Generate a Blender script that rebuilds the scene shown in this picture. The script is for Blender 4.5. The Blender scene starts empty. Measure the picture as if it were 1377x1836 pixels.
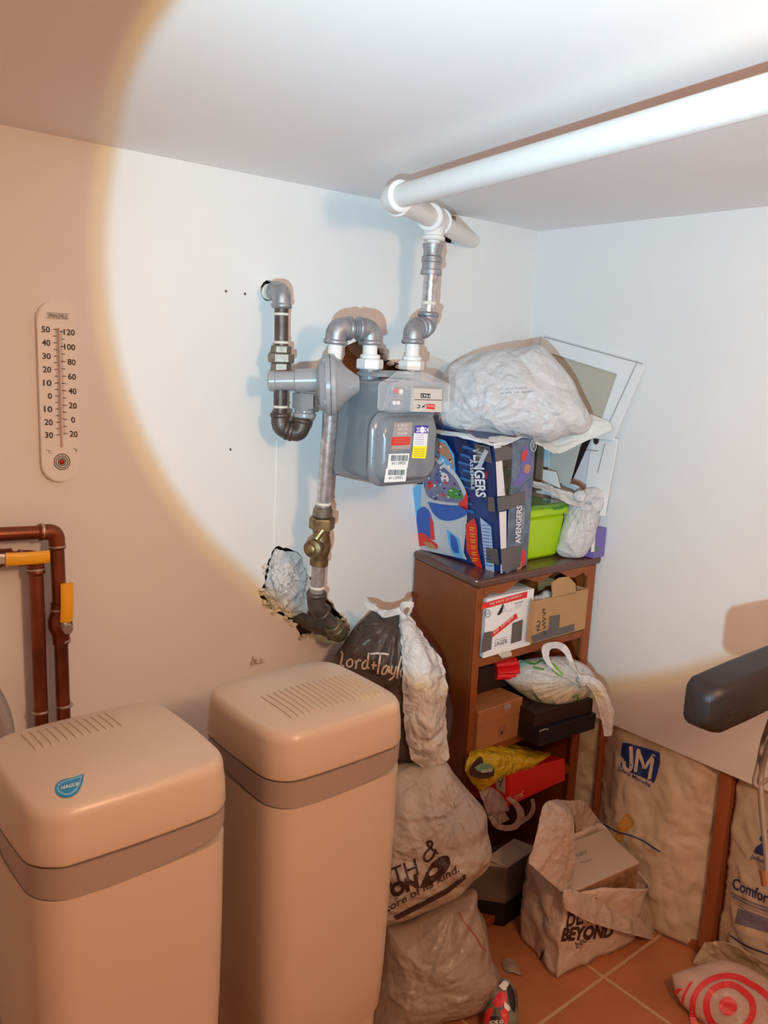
import bpy, bmesh, math, random
import numpy as np
from mathutils import Vector, Matrix, noise
from mathutils.bvhtree import BVHTree
random.seed(7)
sc = bpy.context.scene
COL = sc.collection
PI = math.pi
# ------------------------------------------------------------------ camera
CAM = Vector((-2.061, -1.765, 1.651)); FPX = 1478.7
PITCH, ROLL, YAW = 0.187162, 0.043879, 0.870790
FW = Vector((math.cos(YAW)*math.cos(PITCH), math.sin(YAW)*math.cos(PITCH), -math.sin(PITCH)))
_r = FW.cross(Vector((0, 0, 1))).normalized(); _u = _r.cross(FW)
RT = _r*math.cos(ROLL) + _u*math.sin(ROLL); UP = -_r*math.sin(ROLL) + _u*math.cos(ROLL)
cd = bpy.data.cameras.new('camera'); cam = bpy.data.objects.new('camera', cd); COL.objects.link(cam)
cd.sensor_fit = 'VERTICAL'; cd.sensor_height = 36; cd.lens = 36*FPX/1836; cd.clip_start = 0.02
cam.matrix_world = Matrix(((RT.x, UP.x, -FW.x, CAM.x), (RT.y, UP.y, -FW.y, CAM.y), (RT.z, UP.z, -FW.z, CAM.z), (0, 0, 0, 1)))
sc.camera = cam
def ray(px, py): return (FW*FPX + RT*(px-688.5) - UP*(py-918)).normalized()
# ------------------------------------------------------------------ light
sc.view_settings.view_transform = 'Standard'; sc.view_settings.look = 'None'
sc.view_settings.gamma = 1; sc.view_settings.use_curve_mapping = False
sc.view_settings.exposure = 0.0
w = bpy.data.worlds.new('world'); sc.world = w; w.use_nodes = True
w.node_tree.nodes['Background'].inputs[0].default_value = (1.0, .52, .33, 1)
w.node_tree.nodes['Background'].inputs[1].default_value = 0.37
def lamp(name, typ, loc, target, color, energy, **kw):
    d = bpy.data.lights.new(name, typ); d.color = color; d.energy = energy
    for k, v in kw.items(): setattr(d, k, v)
    o = bpy.data.objects.new(name, d); COL.objects.link(o); o.location = loc
    o.rotation_euler = (Vector(target)-Vector(loc)).to_track_quat('-Z', 'Y').to_euler(); return o
# room bulb under the ceiling behind the viewer
lamp('room_bulb', 'POINT', (-1.38, -2.0, 1.87), (-1.0, -.3, .8), (1.0, .59, .35), 41, shadow_soft_size=.09)
# hand-held torch just below the camera; its beam ends in a soft yellow rim
TL = CAM + RT*(-.10) + UP*(-.18)
TT = CAM + ray(959, 509)*2.3
lamp('torch_beam', 'SPOT', TL, TT, (.27, .67, 1.0), 88, spot_size=math.radians(54.6), spot_blend=.085, shadow_soft_size=.006)
lamp('torch_hotspot', 'SPOT', TL, TT, (.27, .67, 1.0), 58, spot_size=math.radians(56), spot_blend=1.0, shadow_soft_size=.006)
lamp('torch_rim', 'SPOT', TL, TT, (1.0, .84, .12), 25, spot_size=math.radians(56.4), spot_blend=.06, shadow_soft_size=.006)
# ------------------------------------------------------------------ pixel -> point on a world plane
def X(px, py, v): d = ray(px, py); return CAM + d*((v-CAM.x)/d.x)
def Y(px, py, v): d = ray(px, py); return CAM + d*((v-CAM.y)/d.y)
def Z(px, py, v): d = ray(px, py); return CAM + d*((v-CAM.z)/d.z)
def PL(px, py, pt, n): d = ray(px, py); return CAM + d*((Vector(pt)-CAM).dot(n)/d.dot(n))
# ------------------------------------------------------------------ materials
def mat(name, c, rough=.5, metal=0, var=.0, vs=6, bump=0, bs=40, alpha=1, trans=0, spec=.5, c2=None, coat=0, sub=0, bt='NOISE', stretch=None):
    m = bpy.data.materials.new(name); m.use_nodes = True; nt = m.node_tree; b = nt.nodes['Principled BSDF']
    b.inputs['Base Color'].default_value = (*c, 1); b.inputs['Roughness'].default_value = rough
    b.inputs['Metallic'].default_value = metal; b.inputs['Alpha'].default_value = alpha
    b.inputs['Transmission Weight'].default_value = trans; b.inputs['Specular IOR Level'].default_value = spec
    b.inputs['Coat Weight'].default_value = coat
    if sub: b.inputs['Subsurface Weight'].default_value = sub; b.inputs['Subsurface Radius'].default_value = (.02, .02, .02); b.inputs['Subsurface Scale'].default_value = .5
    tc = nt.nodes.new('ShaderNodeTexCoord'); vec = tc.outputs['Object']
    if stretch:
        mp = nt.nodes.new('ShaderNodeMapping'); mp.inputs['Scale'].default_value = stretch
        nt.links.new(vec, mp.inputs['Vector']); vec = mp.outputs[0]
    if var or c2:
        n = nt.nodes.new('ShaderNodeTexNoise'); n.inputs['Scale'].default_value = vs; n.inputs['Detail'].default_value = 6
        nt.links.new(vec, n.inputs['Vector'])
        r = nt.nodes.new('ShaderNodeValToRGB'); r.color_ramp.elements[0].position = .35; r.color_ramp.elements[1].position = .65
        k = c2 if c2 else tuple(v*(1-var) for v in c)
        r.color_ramp.elements[0].color = (*k, 1); r.color_ramp.elements[1].color = (*c, 1)
        nt.links.new(n.outputs[0], r.inputs[0]); nt.links.new(r.outputs[0], b.inputs['Base Color'])
    if bump:
        t = nt.nodes.new('ShaderNodeTexVoronoi' if bt == 'VORONOI' else 'ShaderNodeTexNoise'); t.inputs['Scale'].default_value = bs
        nt.links.new(vec, t.inputs['Vector'])
        if bt == 'VORONOI': t.feature = 'DISTANCE_TO_EDGE'
        bu = nt.nodes.new('ShaderNodeBump'); bu.inputs['Strength'].default_value = bump; bu.inputs['Distance'].default_value = .004
        nt.links.new(t.outputs['Distance' if bt == 'VORONOI' else 0], bu.inputs['Height']); nt.links.new(bu.outputs[0], b.inputs['Normal'])
    return m
def bagmat(name, c, alpha=1, rough=.38, bs=22, bump=.55, tl=.3):
    m = mat(name, c, rough); nt = m.node_tree
    b = nt.nodes['Principled BSDF']; o = nt.nodes['Material Output']; tc = nt.nodes['Texture Coordinate']
    wn = nt.nodes.new('ShaderNodeTexNoise'); wn.inputs['Scale'].default_value = bs*.5; wn.inputs['Detail'].default_value = 3
    nt.links.new(tc.outputs['Object'], wn.inputs['Vector'])
    sc_ = nt.nodes.new('ShaderNodeVectorMath'); sc_.operation = 'MULTIPLY_ADD'; sc_.inputs[1].default_value = (.10, .10, .10)
    nt.links.new(wn.outputs['Color'], sc_.inputs[0]); nt.links.new(tc.outputs['Object'], sc_.inputs[2])
    prev = None
    for k, (scale, dist, feat) in enumerate(((bs*.55, .022, 'F1'), (bs*1.25, .009, 'F1'), (bs*3.1, .0028, 'F1'))):
        v = nt.nodes.new('ShaderNodeTexVoronoi'); v.inputs['Scale'].default_value = scale; v.feature = feat; v.distance = 'MANHATTAN' if k % 2 == 0 else 'EUCLIDEAN'
        nt.links.new(sc_.outputs[0], v.inputs['Vector'])
        bu = nt.nodes.new('ShaderNodeBump'); bu.inputs['Strength'].default_value = min(1, bump*1.15); bu.inputs['Distance'].default_value = dist
        nt.links.new(v.outputs['Distance'], bu.inputs['Height'])
        if prev: nt.links.new(prev.outputs[0], bu.inputs['Normal'])
        prev = bu
    nt.links.new(prev.outputs[0], b.inputs['Normal'])
    t = nt.nodes.new('ShaderNodeBsdfTranslucent'); t.inputs[0].default_value = (*c, 1)
    mx = nt.nodes.new('ShaderNodeMixShader'); mx.inputs[0].default_value = tl
    nt.links.new(b.outputs[0], mx.inputs[1]); nt.links.new(t.outputs[0], mx.inputs[2])
    if alpha < 1:
        tr = nt.nodes.new('ShaderNodeBsdfTransparent'); m2 = nt.nodes.new('ShaderNodeMixShader'); m2.inputs[0].default_value = 1-alpha
        nt.links.new(mx.outputs[0], m2.inputs[1]); nt.links.new(tr.outputs[0], m2.inputs[2]); nt.links.new(m2.outputs[0], o.inputs[0])
    else: nt.links.new(mx.outputs[0], o.inputs[0])
    return m
WALL = mat('wall_paint', (.80, .785, .765), .62, var=.03, vs=3, bump=.10, bs=55)
CEIL = mat('ceiling_paint', (.90, .89, .88), .7, var=.02, vs=2, bump=.08, bs=45)
PLASTER = mat('plaster_edge', (.78, .66, .56), .9, var=.3, vs=40, bump=.8, bs=60)
CAVITY = mat('cavity_wood', (.22, .09, .04), .9, var=.5, vs=20, bump=.5, bs=50)
SOFT = mat('softener_plastic', (.58, .47, .37), .33, bump=.05, bs=500)
SOFTB = mat('softener_band', (.34, .27, .235), .4)
WHITEP = mat('white_plastic', (.80, .78, .74), .4)
INK = mat('black_ink', (.015, .012, .012), .5)
INKB = mat('brown_ink', (.05, .02, .015), .5)
COPPER = mat('old_copper', (.30, .085, .04), .36, .75, var=.45, vs=14)
SOLDER = mat('solder', (.62, .52, .45), .35, .9)
YEL = mat('yellow_vinyl', (.85, .42, .015), .42)
YELD = mat('yellow_print', (.42, .19, .02), .5)
STEEL = mat('handle_steel', (.55, .52, .50), .3, .9)
GALV = mat('galvanised', (.66, .66, .67), .34, .75, var=.35, vs=60, bump=.1, bs=120)
GALVD = mat('weathered_galvanised', (.40, .40, .42), .45, .6, var=.3, vs=40, bump=.15, bs=90)
IRON = mat('black_iron', (.15, .115, .10), .45, .55, var=.45, vs=30, bump=.2, bs=90)
BRASS = mat('tarnished_brass', (.36, .26, .12), .42, .75, var=.5, vs=40, c2=(.14, .085, .045))
NUT = mat('union_nut_metal', (.30, .25, .20), .45, .6, var=.4, vs=50)
TAPEW = mat('thread_sealant', (.75, .70, .60), .7)
PIPEW = mat('white_painted_pipe', (.82, .80, .76), .38, bump=.15, bs=60)
MET = mat('meter_grey_paint', (.205, .225, .245), .22, var=.06, vs=8, coat=.4)
METL = mat('regulator_grey_paint', (.34, .34, .35), .3, coat=.3)
CLEAR = mat('clear_plastic', (.92, .93, .95), .06, alpha=.20, spec=.9)
PLATE = mat('nameplate', (.45, .40, .38), .4, .3)
WOOD = mat('mahogany', (.30, .078, .019), .42, var=.3, vs=5, stretch=(1, 1, .12), spec=.35)
WOODT = mat('mahogany_top', (.12, .045, .03), .34, var=.3, vs=6, stretch=(.2, 1, 1), coat=.25)
STUD = mat('stud_lumber', (.42, .12, .035), .7, var=.35, vs=10, stretch=(1, 1, .15))
CARD = mat('cardboard', (.48, .28, .12), .8, var=.1, vs=12)
CARDD = mat('tan_shoebox', (.36, .15, .055), .65, var=.12, vs=14)
BLACKC = mat('black_card', (.014, .010, .013), .55, spec=.25)
DARKC = mat('dark_brown_card', (.030, .013, .012), .6, spec=.25)
REDC = mat('red_card', (.62, .005, .008), .42)
DUCT = mat('duct_tape', (.12, .10, .095), .45)
WHITEC = mat('white_card', (.80, .79, .78), .45)
GREYC = mat('grey_card', (.30, .28, .26), .6)
BAGW = bagmat('white_bag', (.82, .80, .79), bs=16, bump=.5)
BAGC = bagmat('cream_bag', (.68, .585, .51), bs=18, bump=.5)
BAGG = bagmat('hazy_bag', (.54, .43, .35), alpha=.90, rough=.3, bs=14, bump=.5)
BAGB = bagmat('dark_bag', (.085, .06, .05), alpha=.97, rough=.35, bs=14, bump=.5, tl=.15)
BAGY = bagmat('yellow_bag', (.70, .48, .015), rough=.35, bs=20)
BAGM = bagmat('mauve_bag', (.48, .36, .32), rough=.35, bs=20)
INSUL = bagmat('insulation_wrap', (.76, .64, .47), rough=.32, bs=9, bump=.35, tl=.15)
LIME = mat('lime_plastic', (.42, .66, .005), .35)
LIMEL = mat('lime_lid', (.16, .36, .02), .2, coat=.6)
PURP = mat('purple_card', (.17, .13, .40), .4)
DARKP = mat('handle_plastic', (.016, .010, .010), .5, spec=.3, bump=.08, bs=300)
BLUE = mat('print_blue', (.02, .10, .42), .35); NAVY = mat('print_navy', (.012, .018, .10), .35, var=.5, vs=18)
LBLUE = mat('print_sky', (.12, .45, .80), .35); REDP = mat('print_red', (.70, .03, .015), .4)
PGREY = mat('print_silver', (.60, .63, .66), .35, c2=(.45, .48, .52), vs=8); GREENP = mat('print_green', (.06, .25, .04), .5)
YELP = mat('sticker_yellow', (.90, .80, .02), .4); STW = mat('sticker_white', (.85, .84, .83), .4); STB = mat('sticker_blue', (.05, .04, .40), .4)
BADGE = mat('badge_blue', (.01, .24, .52), .35); REDT = mat('bag_red', (.72, .03, .04), .4); JMB = mat('logo_blue', (.02, .05, .22), .4)
SKINP = mat('print_tan', (.50, .24, .12), .5); MAUV = mat('print_mauve', (.25, .22, .30), .5, c2=(.10, .12, .26), vs=30)
# ------------------------------------------------------------------ objects and mesh helpers
def tag(o, label=None, cat=None, group=None, kind=None):
    if label: o['label'] = label
    if cat: o['category'] = cat
    if group: o['group'] = group
    if kind: o['kind'] = kind
    return o
def thing(name, label, cat, loc, group=None):
    o = bpy.data.objects.new(name, None); COL.objects.link(o); o.location = loc; o.empty_display_size = .02
    return tag(o, label, cat, group)
def worldloc(o):
    v = Vector((0, 0, 0))
    while o is not None: v += o.location; o = o.parent
    return v
def mk(name, bm, m, parent=None, label=None, smooth=False, auto=None):
    """links a bmesh given in world coordinates as one object"""
    if parent is not None: off = worldloc(parent); loc = Vector((0, 0, 0))
    else:
        vs = [v.co for v in bm.verts]
        off = Vector(((min(v.x for v in vs)+max(v.x for v in vs))/2, (min(v.y for v in vs)+max(v.y for v in vs))/2, min(v.z for v in vs))); loc = off
    bmesh.ops.translate(bm, verts=bm.verts, vec=-off)
    bmesh.ops.recalc_face_normals(bm, faces=bm.faces)
    me = bpy.data.meshes.new(name)
    if smooth or auto:
        for f in bm.faces: f.smooth = True
    if auto:
        a = math.radians(auto)
        for e in bm.edges:
            if len(e.link_faces) == 2 and e.calc_face_angle(0) > a: e.smooth = False
    bm.to_mesh(me); bm.free(); me.materials.append(m)
    o = bpy.data.objects.new(name, me); COL.objects.link(o); o.parent = parent
    o.location = loc
    if label: o['label'] = label
    return o
def top(name, bm, m, label, cat, group=None, **k): return tag(mk(name, bm, m, None, **k), label, cat, group)
def NB(): return bmesh.new()
def add(bm, vs, fs):
    v = [bm.verts.new(p) for p in vs]; out = []
    for f in fs:
        try: out.append(bm.faces.new([v[i] for i in f]))
        except ValueError: pass
    return v
CUBE = [(0, 1, 3, 2), (4, 6, 7, 5), (0, 4, 5, 1), (2, 3, 7, 6), (0, 2, 6, 4), (1, 5, 7, 3)]
def hexa(bm, bl, tl, bev=0, seg=2):
    """8 corners: bottom loop of four, top loop of four"""
    t = bmesh.new(); v = [t.verts.new(p) for p in list(bl)+list(tl)]
    for f in ((3, 2, 1, 0), (4, 5, 6, 7), (0, 1, 5, 4), (1, 2, 6, 5), (2, 3, 7, 6), (3, 0, 4, 7)): t.faces.new([v[i] for i in f])
    if bev: bmesh.ops.bevel(t, geom=list(t.edges), offset=bev, segments=seg, affect='EDGES', profile=.5)
    merge(bm, t)
def merge(bm, t):
    me = bpy.data.meshes.new('tmp'); t.to_mesh(me); t.free(); bm.from_mesh(me); bpy.data.meshes.remove(me)
def box(bm, x0, x1, y0, y1, z0, z1, bev=0, seg=2):
    hexa(bm, [(x0, y0, z0), (x1, y0, z0), (x1, y1, z0), (x0, y1, z0)], [(x0, y0, z1), (x1, y0, z1), (x1, y1, z1), (x0, y1, z1)], bev, seg)
def B(*a, **k): bm = NB(); box(bm, *a, **k); return bm
def frame(d):
    d = Vector(d).normalized(); a = Vector((0, 0, 1)) if abs(d.z) < .9 else Vector((1, 0, 0))
    u = d.cross(a).normalized(); return d, u, d.cross(u)
def lathe(bm, p0, d, prof, seg=24):
    """prof: list of (distance along d, radius)"""
    d, u, v = frame(d); p0 = Vector(p0); rings = []
    for s, r in prof:
        rings.append([bm.verts.new(p0+d*s+(u*math.cos(2*PI*k/seg)+v*math.sin(2*PI*k/seg))*max(r, 1e-5)) for k in range(seg)])
    for a, b in zip(rings, rings[1:]):
        for k in range(seg): bm.faces.new((a[k], a[(k+1) % seg], b[(k+1) % seg], b[k]))
    bm.faces.new(rings[0][::-1]); bm.faces.new(rings[-1])
def cyl(bm, p0, p1, r, r1=None, seg=20):
    p0 = Vector(p0); p1 = Vector(p1); L = (p1-p0).length; lathe(bm, p0, p1-p0, [(0, r), (L, r if r1 is None else r1)], seg)
def bandc(bm, c, d, w_, r, seg=24):
    """bevelled ring (cylinder) centred on c"""
    d = Vector(d).normalized(); e = min(w_*.25, .004)
    lathe(bm, Vector(c)-d*w_/2, d, [(0, r-e), (e, r), (w_-e, r), (w_, r-e)], seg)
def roundpath(pts, rad, n=7):
    pts = [Vector(p) for p in pts]; out = [pts[0]]
    for i in range(1, len(pts)-1):
        a = (pts[i-1]-pts[i]); b = (pts[i+1]-pts[i]); R = min(rad, a.length*.48, b.length*.48)
        p0 = pts[i]+a.normalized()*R; p1 = pts[i]+b.normalized()*R
        for k in range(n+1):
            t = k/n; out.append(p0*(1-t)**2+pts[i]*2*t*(1-t)+p1*t*t)
    out.append(pts[-1]); return out
def catmull(pts, n=8):
    P = [Vector(p) for p in pts]; P = [P[0]*2-P[1]]+P+[P[-1]*2-P[-2]]; out = []
    for i in range(1, len(P)-2):
        for k in range(n):
            t = k/n; a, b, c, d = P[i-1:i+3]
            out.append(.5*((2*b)+(c-a)*t+(2*a-5*b+4*c-d)*t*t+(3*b-a-3*c+d)*t**3))
    out.append(P[-2].copy()); return out
def tube(bm, pts, r, seg=16, flat=1, cap=True):
    rs = r if isinstance(r, (list, tuple)) else [r]*len(pts)
    pts = [Vector(p) for p in pts]; d0 = (pts[1]-pts[0]).normalized(); _, u, v = frame(d0); rings = []
    for i, p in enumerate(pts):
        d = (pts[min(i+1, len(pts)-1)]-pts[max(i-1, 0)]).normalized()
        u = (u-d*u.dot(d)).normalized(); v = d.cross(u)
        rr = rs[i] if len(rs) == len(pts) else rs[0]+(rs[-1]-rs[0])*i/(len(pts)-1)
        rings.append([bm.verts.new(p+(u*math.cos(2*PI*k/seg)+v*math.sin(2*PI*k/seg)*flat)*rr) for k in range(seg)])
    for a, b in zip(rings, rings[1:]):
        for k in range(seg): bm.faces.new((a[k], a[(k+1) % seg], b[(k+1) % seg], b[k]))
    if cap: bm.faces.new(rings[0][::-1]); bm.faces.new(rings[-1])
def T(pts, r, rad=0, **k):
    bm = NB(); tube(bm, roundpath(pts, rad) if rad else pts, r, **k); return bm
def elbow(bm, a, c, b, r, R=.04, lip=1.18):
    """pipe elbow fitting from a round corner c to b with a collar at both ends"""
    a, c, b = Vector(a), Vector(c), Vector(b); da = (a-c).normalized(); db = (b-c).normalized()
    p0 = c+da*R; p1 = c+db*R
    tube(bm, roundpath([p0, c, p1], R*.95, 10), r, seg=22)
    bandc(bm, p0-da*.004, da, .012, r*lip); bandc(bm, p1-db*.004, db, .012, r*lip)
def hexnut(bm, c, d, w_, r): lathe(bm, Vector(c)-Vector(d).normalized()*w_/2, d, [(0, r*.9), (w_*.12, r), (w_*.88, r), (w_, r*.9)], 6)
def prism(bm, loop, d):
    """loop of world points pushed along d"""
    n = len(loop); d = Vector(d); v = [bm.verts.new(p) for p in loop]+[bm.verts.new(Vector(p)+d) for p in loop]
    bm.faces.new(v[:n][::-1]); bm.faces.new(v[n:])
    for i in range(n): bm.faces.new((v[i], v[(i+1) % n], v[(i+1) % n+n], v[i+n]))
def rrect(cx, cy, hx, hy, r, bulge=0, n=6):
    """rounded rectangle outline with gently bowed sides"""
    out = []
    for sx, sy, a0 in ((1, 1, 0), (-1, 1, PI/2), (-1, -1, PI), (1, -1, 1.5*PI)):
        for k in range(n+1):
            a = a0+PI/2*k/n; out.append([sx*(hx-r)+r*math.cos(a), sy*(hy-r)+r*math.sin(a)])
    res = []
    m = len(out)
    for i in range(m):
        p = out[i]; q = out[(i+1) % m]; res.append(p)
        if math.hypot(q[0]-p[0], q[1]-p[1]) > r*.8:
            for t in (.125, .25, .375, .5, .625, .75, .875): res.append([p[0]+(q[0]-p[0])*t, p[1]+(q[1]-p[1])*t])
    for p in res:
        p[0] *= 1+bulge*(1-(p[1]/hy)**2); p[1] *= 1+bulge*(1-(p[0]/(hx*(1+bulge)))**2)
    return [(cx+p[0], cy+p[1]) for p in res]
def loft(bm, rings, cap0=True, cap1=True):
    R = [[bm.verts.new(p) for p in r] for r in rings]; n = len(R[0])
    for a, b in zip(R, R[1:]):
        for k in range(n): bm.faces.new((a[k], a[(k+1) % n], b[(k+1) % n], b[k]))
    if cap0: bm.faces.new(R[0][::-1])
    if cap1: bm.faces.new(R[-1])
    return R
def ridge(v): return 1-2*abs(noise.noise(v))
def crumple(p, amp, s, seed=0):
    q = Vector(p)*s*1.35+Vector((seed*7.3, seed*3.1, seed*5.7)); q = q+noise.noise_vector(q*.6)*.8
    d, _ = noise.voronoi(q); e, _ = noise.voronoi(q*2.1+Vector((3, 1, 2))); g, _ = noise.voronoi(q*4.3)
    return amp*(1.15*((d[1]-d[0])-.35)+.55*((e[1]-e[0])-.3)+.22*((g[1]-g[0])-.3)+.25*ridge(q*.7))
def crumple_bm(bm, amp, s, seed=0, keep=None):
    bm.normal_update(); mv = [(v, v.normal*crumple(v.co, amp, s, seed)) for v in bm.verts if keep is None or keep(v.co)]
    for v, d in mv: v.co += d
def bag(outline, pt, n, Tf, Tb=None, na=150, nr=46, pw=2.2, q=.5, amp=.006, s=14, folds=(), seed=0, flatbot=None, tilt=None):
    """closed crumpled bag: outline (pixels) laid in the plane through pt with normal n (towards the viewer), inflated both ways"""
    n = Vector(n).normalized(); Tb = Tf if Tb is None else Tb
    O = [PL(x, y, pt, n) for x, y in outline]; O = catmull(O+[O[0]], 8)[:-1]
    L = [0]
    for i in range(len(O)): L.append(L[-1]+(O[(i+1) % len(O)]-O[i]).length)
    tot = L[-1]; P = []; j = 0
    for k in range(na):
        s_ = tot*k/na
        while L[j+1] < s_: j += 1
        t = (s_-L[j])/(L[j+1]-L[j]+1e-9); P.append(O[j].lerp(O[(j+1) % len(O)], t))
    c = sum(P, Vector())/na
    for k in range(na):   # small wobble of the rim
        e = (P[k]-c); P[k] = P[k]+e.normalized()*amp*.5*noise.noise(P[k]*s*1.5)
    bm = NB(); F = []; Bk = []
    for sgn, TT_, store in ((1, Tf, F), (-1, Tb, Bk)):
        for i in range(nr):
            t = math.sin((i+1)/nr*PI/2) if i < nr-1 else 1; ring = []
            for k in range(na):
                p = c.lerp(P[k], t); h = TT_*max(0, 1-t**pw)**q
                w_ = (1-t**6)
                d = crumple(p, amp, s, seed+sgn)*w_
                for fx, fy, fr, fa, reach in folds:
                    kp = PL(fx, fy, pt, n); e = p-kp; rr = e.length
                    an = math.atan2(e.dot(UP), e.dot(RT))
                    d += fa*ridge(Vector((an*fr, rr*3, seed)))*w_*math.exp(-rr/reach)*min(1, rr*40)
                ring.append(p+n*(sgn*h+sgn*d*.9))
            store.append(ring)
    rim = F[-1]
    FV = [[bm.verts.new(p) for p in r] for r in F[:-1]]+[[bm.verts.new(p) for p in rim]]
    BV = [[bm.verts.new(p) for p in r] for r in Bk[:-1]]+[FV[-1]]
    for VV, cc in ((FV, c+n*Tf), (BV, c-n*Tb)):
        cv = bm.verts.new(sum((v.co for v in VV[0]), Vector())/na)
        for k in range(na): bm.faces.new((cv, VV[0][k], VV[0][(k+1) % na]))
        for a, b in zip(VV, VV[1:]):
            for k in range(na): bm.faces.new((a[k], a[(k+1) % na], b[(k+1) % na], b[k]))
    for v in bm.verts:
        if flatbot is not None and v.co.z < flatbot: v.co.z = flatbot
        if v.co.y > -.004: v.co.y = -.004
        if v.co.x > -.004: v.co.x = -.004
    return bm
def sheet(rows, th=.0012, amp=.004, s=18, n=7, seed=0, closed=False):
    """thin crumpled film through rows of world points"""
    R = [catmull(r, n) for r in rows]; cols = list(zip(*R)); C2 = [catmull(c, n) for c in cols]; G = list(zip(*C2))
    bm = NB(); V = [[bm.verts.new(p) for p in r] for r in G]
    for a, b in zip(V, V[1:]):
        for k in range(len(a)-1): bm.faces.new((a[k], a[k+1], b[k+1], b[k]))
    bmesh.ops.recalc_face_normals(bm, faces=bm.faces); crumple_bm(bm, amp, s, seed); bm.normal_update()
    g = list(bm.verts); nn = [v.normal.copy() for v in g]
    bmesh.ops.solidify(bm, geom=list(bm.faces), thickness=th)
    return bm
def netmesh(vs, fs, lv=4, th=.0012, amp=.004, s=18, seed=0, clampz=0.002, creases=()):
    """coarse cage -> subdivided, crumpled, thickened film"""
    me = bpy.data.meshes.new('tmp'); me.from_pydata([tuple(v) for v in vs], [], fs); ob = bpy.data.objects.new('tmp', me); COL.objects.link(ob)
    md = ob.modifiers.new('s', 'SUBSURF'); md.levels = lv; md.boundary_smooth = 'PRESERVE_CORNERS'
    if creases:
        at = me.attributes.new('crease_edge', 'FLOAT', 'EDGE')
        cs = {tuple(sorted(c)) for c in creases}
        for i, e in enumerate(me.edges):
            if tuple(sorted(e.vertices)) in cs: at.data[i].value = .75
    dg = bpy.context.evaluated_depsgraph_get(); dg.update(); bm = NB(); bm.from_mesh(ob.evaluated_get(dg).to_mesh())
    bpy.data.objects.remove(ob); bmesh.ops.recalc_face_normals(bm, faces=bm.faces)
    crumple_bm(bm, amp, s, seed)
    for v in bm.verts:
        v.co.z = max(v.co.z, clampz)
    bmesh.ops.solidify(bm, geom=list(bm.faces), thickness=th)
    return bm
def tree(bm): return BVHTree.FromBMesh(bm)
def drape(bm, tr, n, off=.0012, flat=None):
    """press a flat decal on the surface in tr, looking along -n"""
    n = Vector(n).normalized()
    for v in bm.verts:
        d = (v.co-CAM).normalized(); h = tr.ray_cast(v.co-d*.35, d)
        if h[0] is not None: v.co = h[0]+(n-d).normalized()*off
def subdiv(bm, maxlen):
    for _ in range(6):
        es = [e for e in bm.edges if e.calc_length() > maxlen]
        if not es: break
        bmesh.ops.subdivide_edges(bm, edges=es, cuts=1); bmesh.ops.triangulate(bm, faces=[f for f in bm.faces if len(f.verts) > 4])
def polyplane(pts, pt, n, off=.0008):
    n = Vector(n).normalized(); bm = NB(); L = [PL(x, y, pt, n)+n*off for x, y in pts]
    vs = [bm.verts.new(p) for p in L]; es = [bm.edges.new((vs[i], vs[(i+1) % len(vs)])) for i in range(len(vs))]
    bmesh.ops.triangle_fill(bm, edges=es, use_beauty=True); return bm
def decal(name, pts, pt, n, m, parent, off=.0008, tr=None, ml=.008, label=None, curve=False):
    if curve:
        q = catmull([Vector((x, y, 0)) for x, y in list(pts)+[pts[0]]], 5)[:-1]; pts = [(a.x, a.y) for a in q]
    bm = polyplane(pts, pt, n, off)
    if tr: subdiv(bm, ml); drape(bm, tr, n, off)
    return mk(name, bm, m, parent, label)
def strokes(name, lines, wpx, pt, n, m, parent, off=.001, tr=None, label=None, smooth=True):
    """hand drawn strokes: every line is a list of pixels; ribbon of width wpx pixels"""
    n = Vector(n).normalized(); bm = NB()
    for ln in lines:
        q = catmull([Vector((x, y, 0)) for x, y in ln], 6) if smooth and len(ln) > 2 else [Vector((x, y, 0)) for x, y in ln]
        if tr and len(q) == 2: q = [q[0].lerp(q[1], k/8) for k in range(9)]
        prev = None
        for i, p in enumerate(q):
            d = (q[min(i+1, len(q)-1)]-q[max(i-1, 0)]); d = d/(d.length+1e-9); s_ = Vector((-d.y, d.x, 0))*wpx/2
            a = PL(p.x+s_.x, p.y+s_.y, pt, n)+n*off; b = PL(p.x-s_.x, p.y-s_.y, pt, n)+n*off
            cur = (bm.verts.new(a), bm.verts.new(b))
            if prev: bm.faces.new((prev[0], prev[1], cur[1], cur[0]))
            prev = cur
    if tr: drape(bm, tr, n, off)
    return mk(name, bm, m, parent, label)
_tc = {}
def textmesh(body, bold, spacing):
    key = (body, bold, spacing)
    if key not in _tc:
        cu = bpy.data.curves.new('t', 'FONT'); cu.body = body; cu.size = 1; cu.offset = bold; cu.space_character = spacing; cu.resolution_u = 3
        o = bpy.data.objects.new('t', cu); COL.objects.link(o); dg = bpy.context.evaluated_depsgraph_get(); dg.update()
        me = o.evaluated_get(dg).to_mesh(); _tc[key] = ([v.co.copy() for v in me.vertices], [tuple(p.vertices) for p in me.polygons])
        bpy.data.objects.remove(o)
    return _tc[key]
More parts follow.
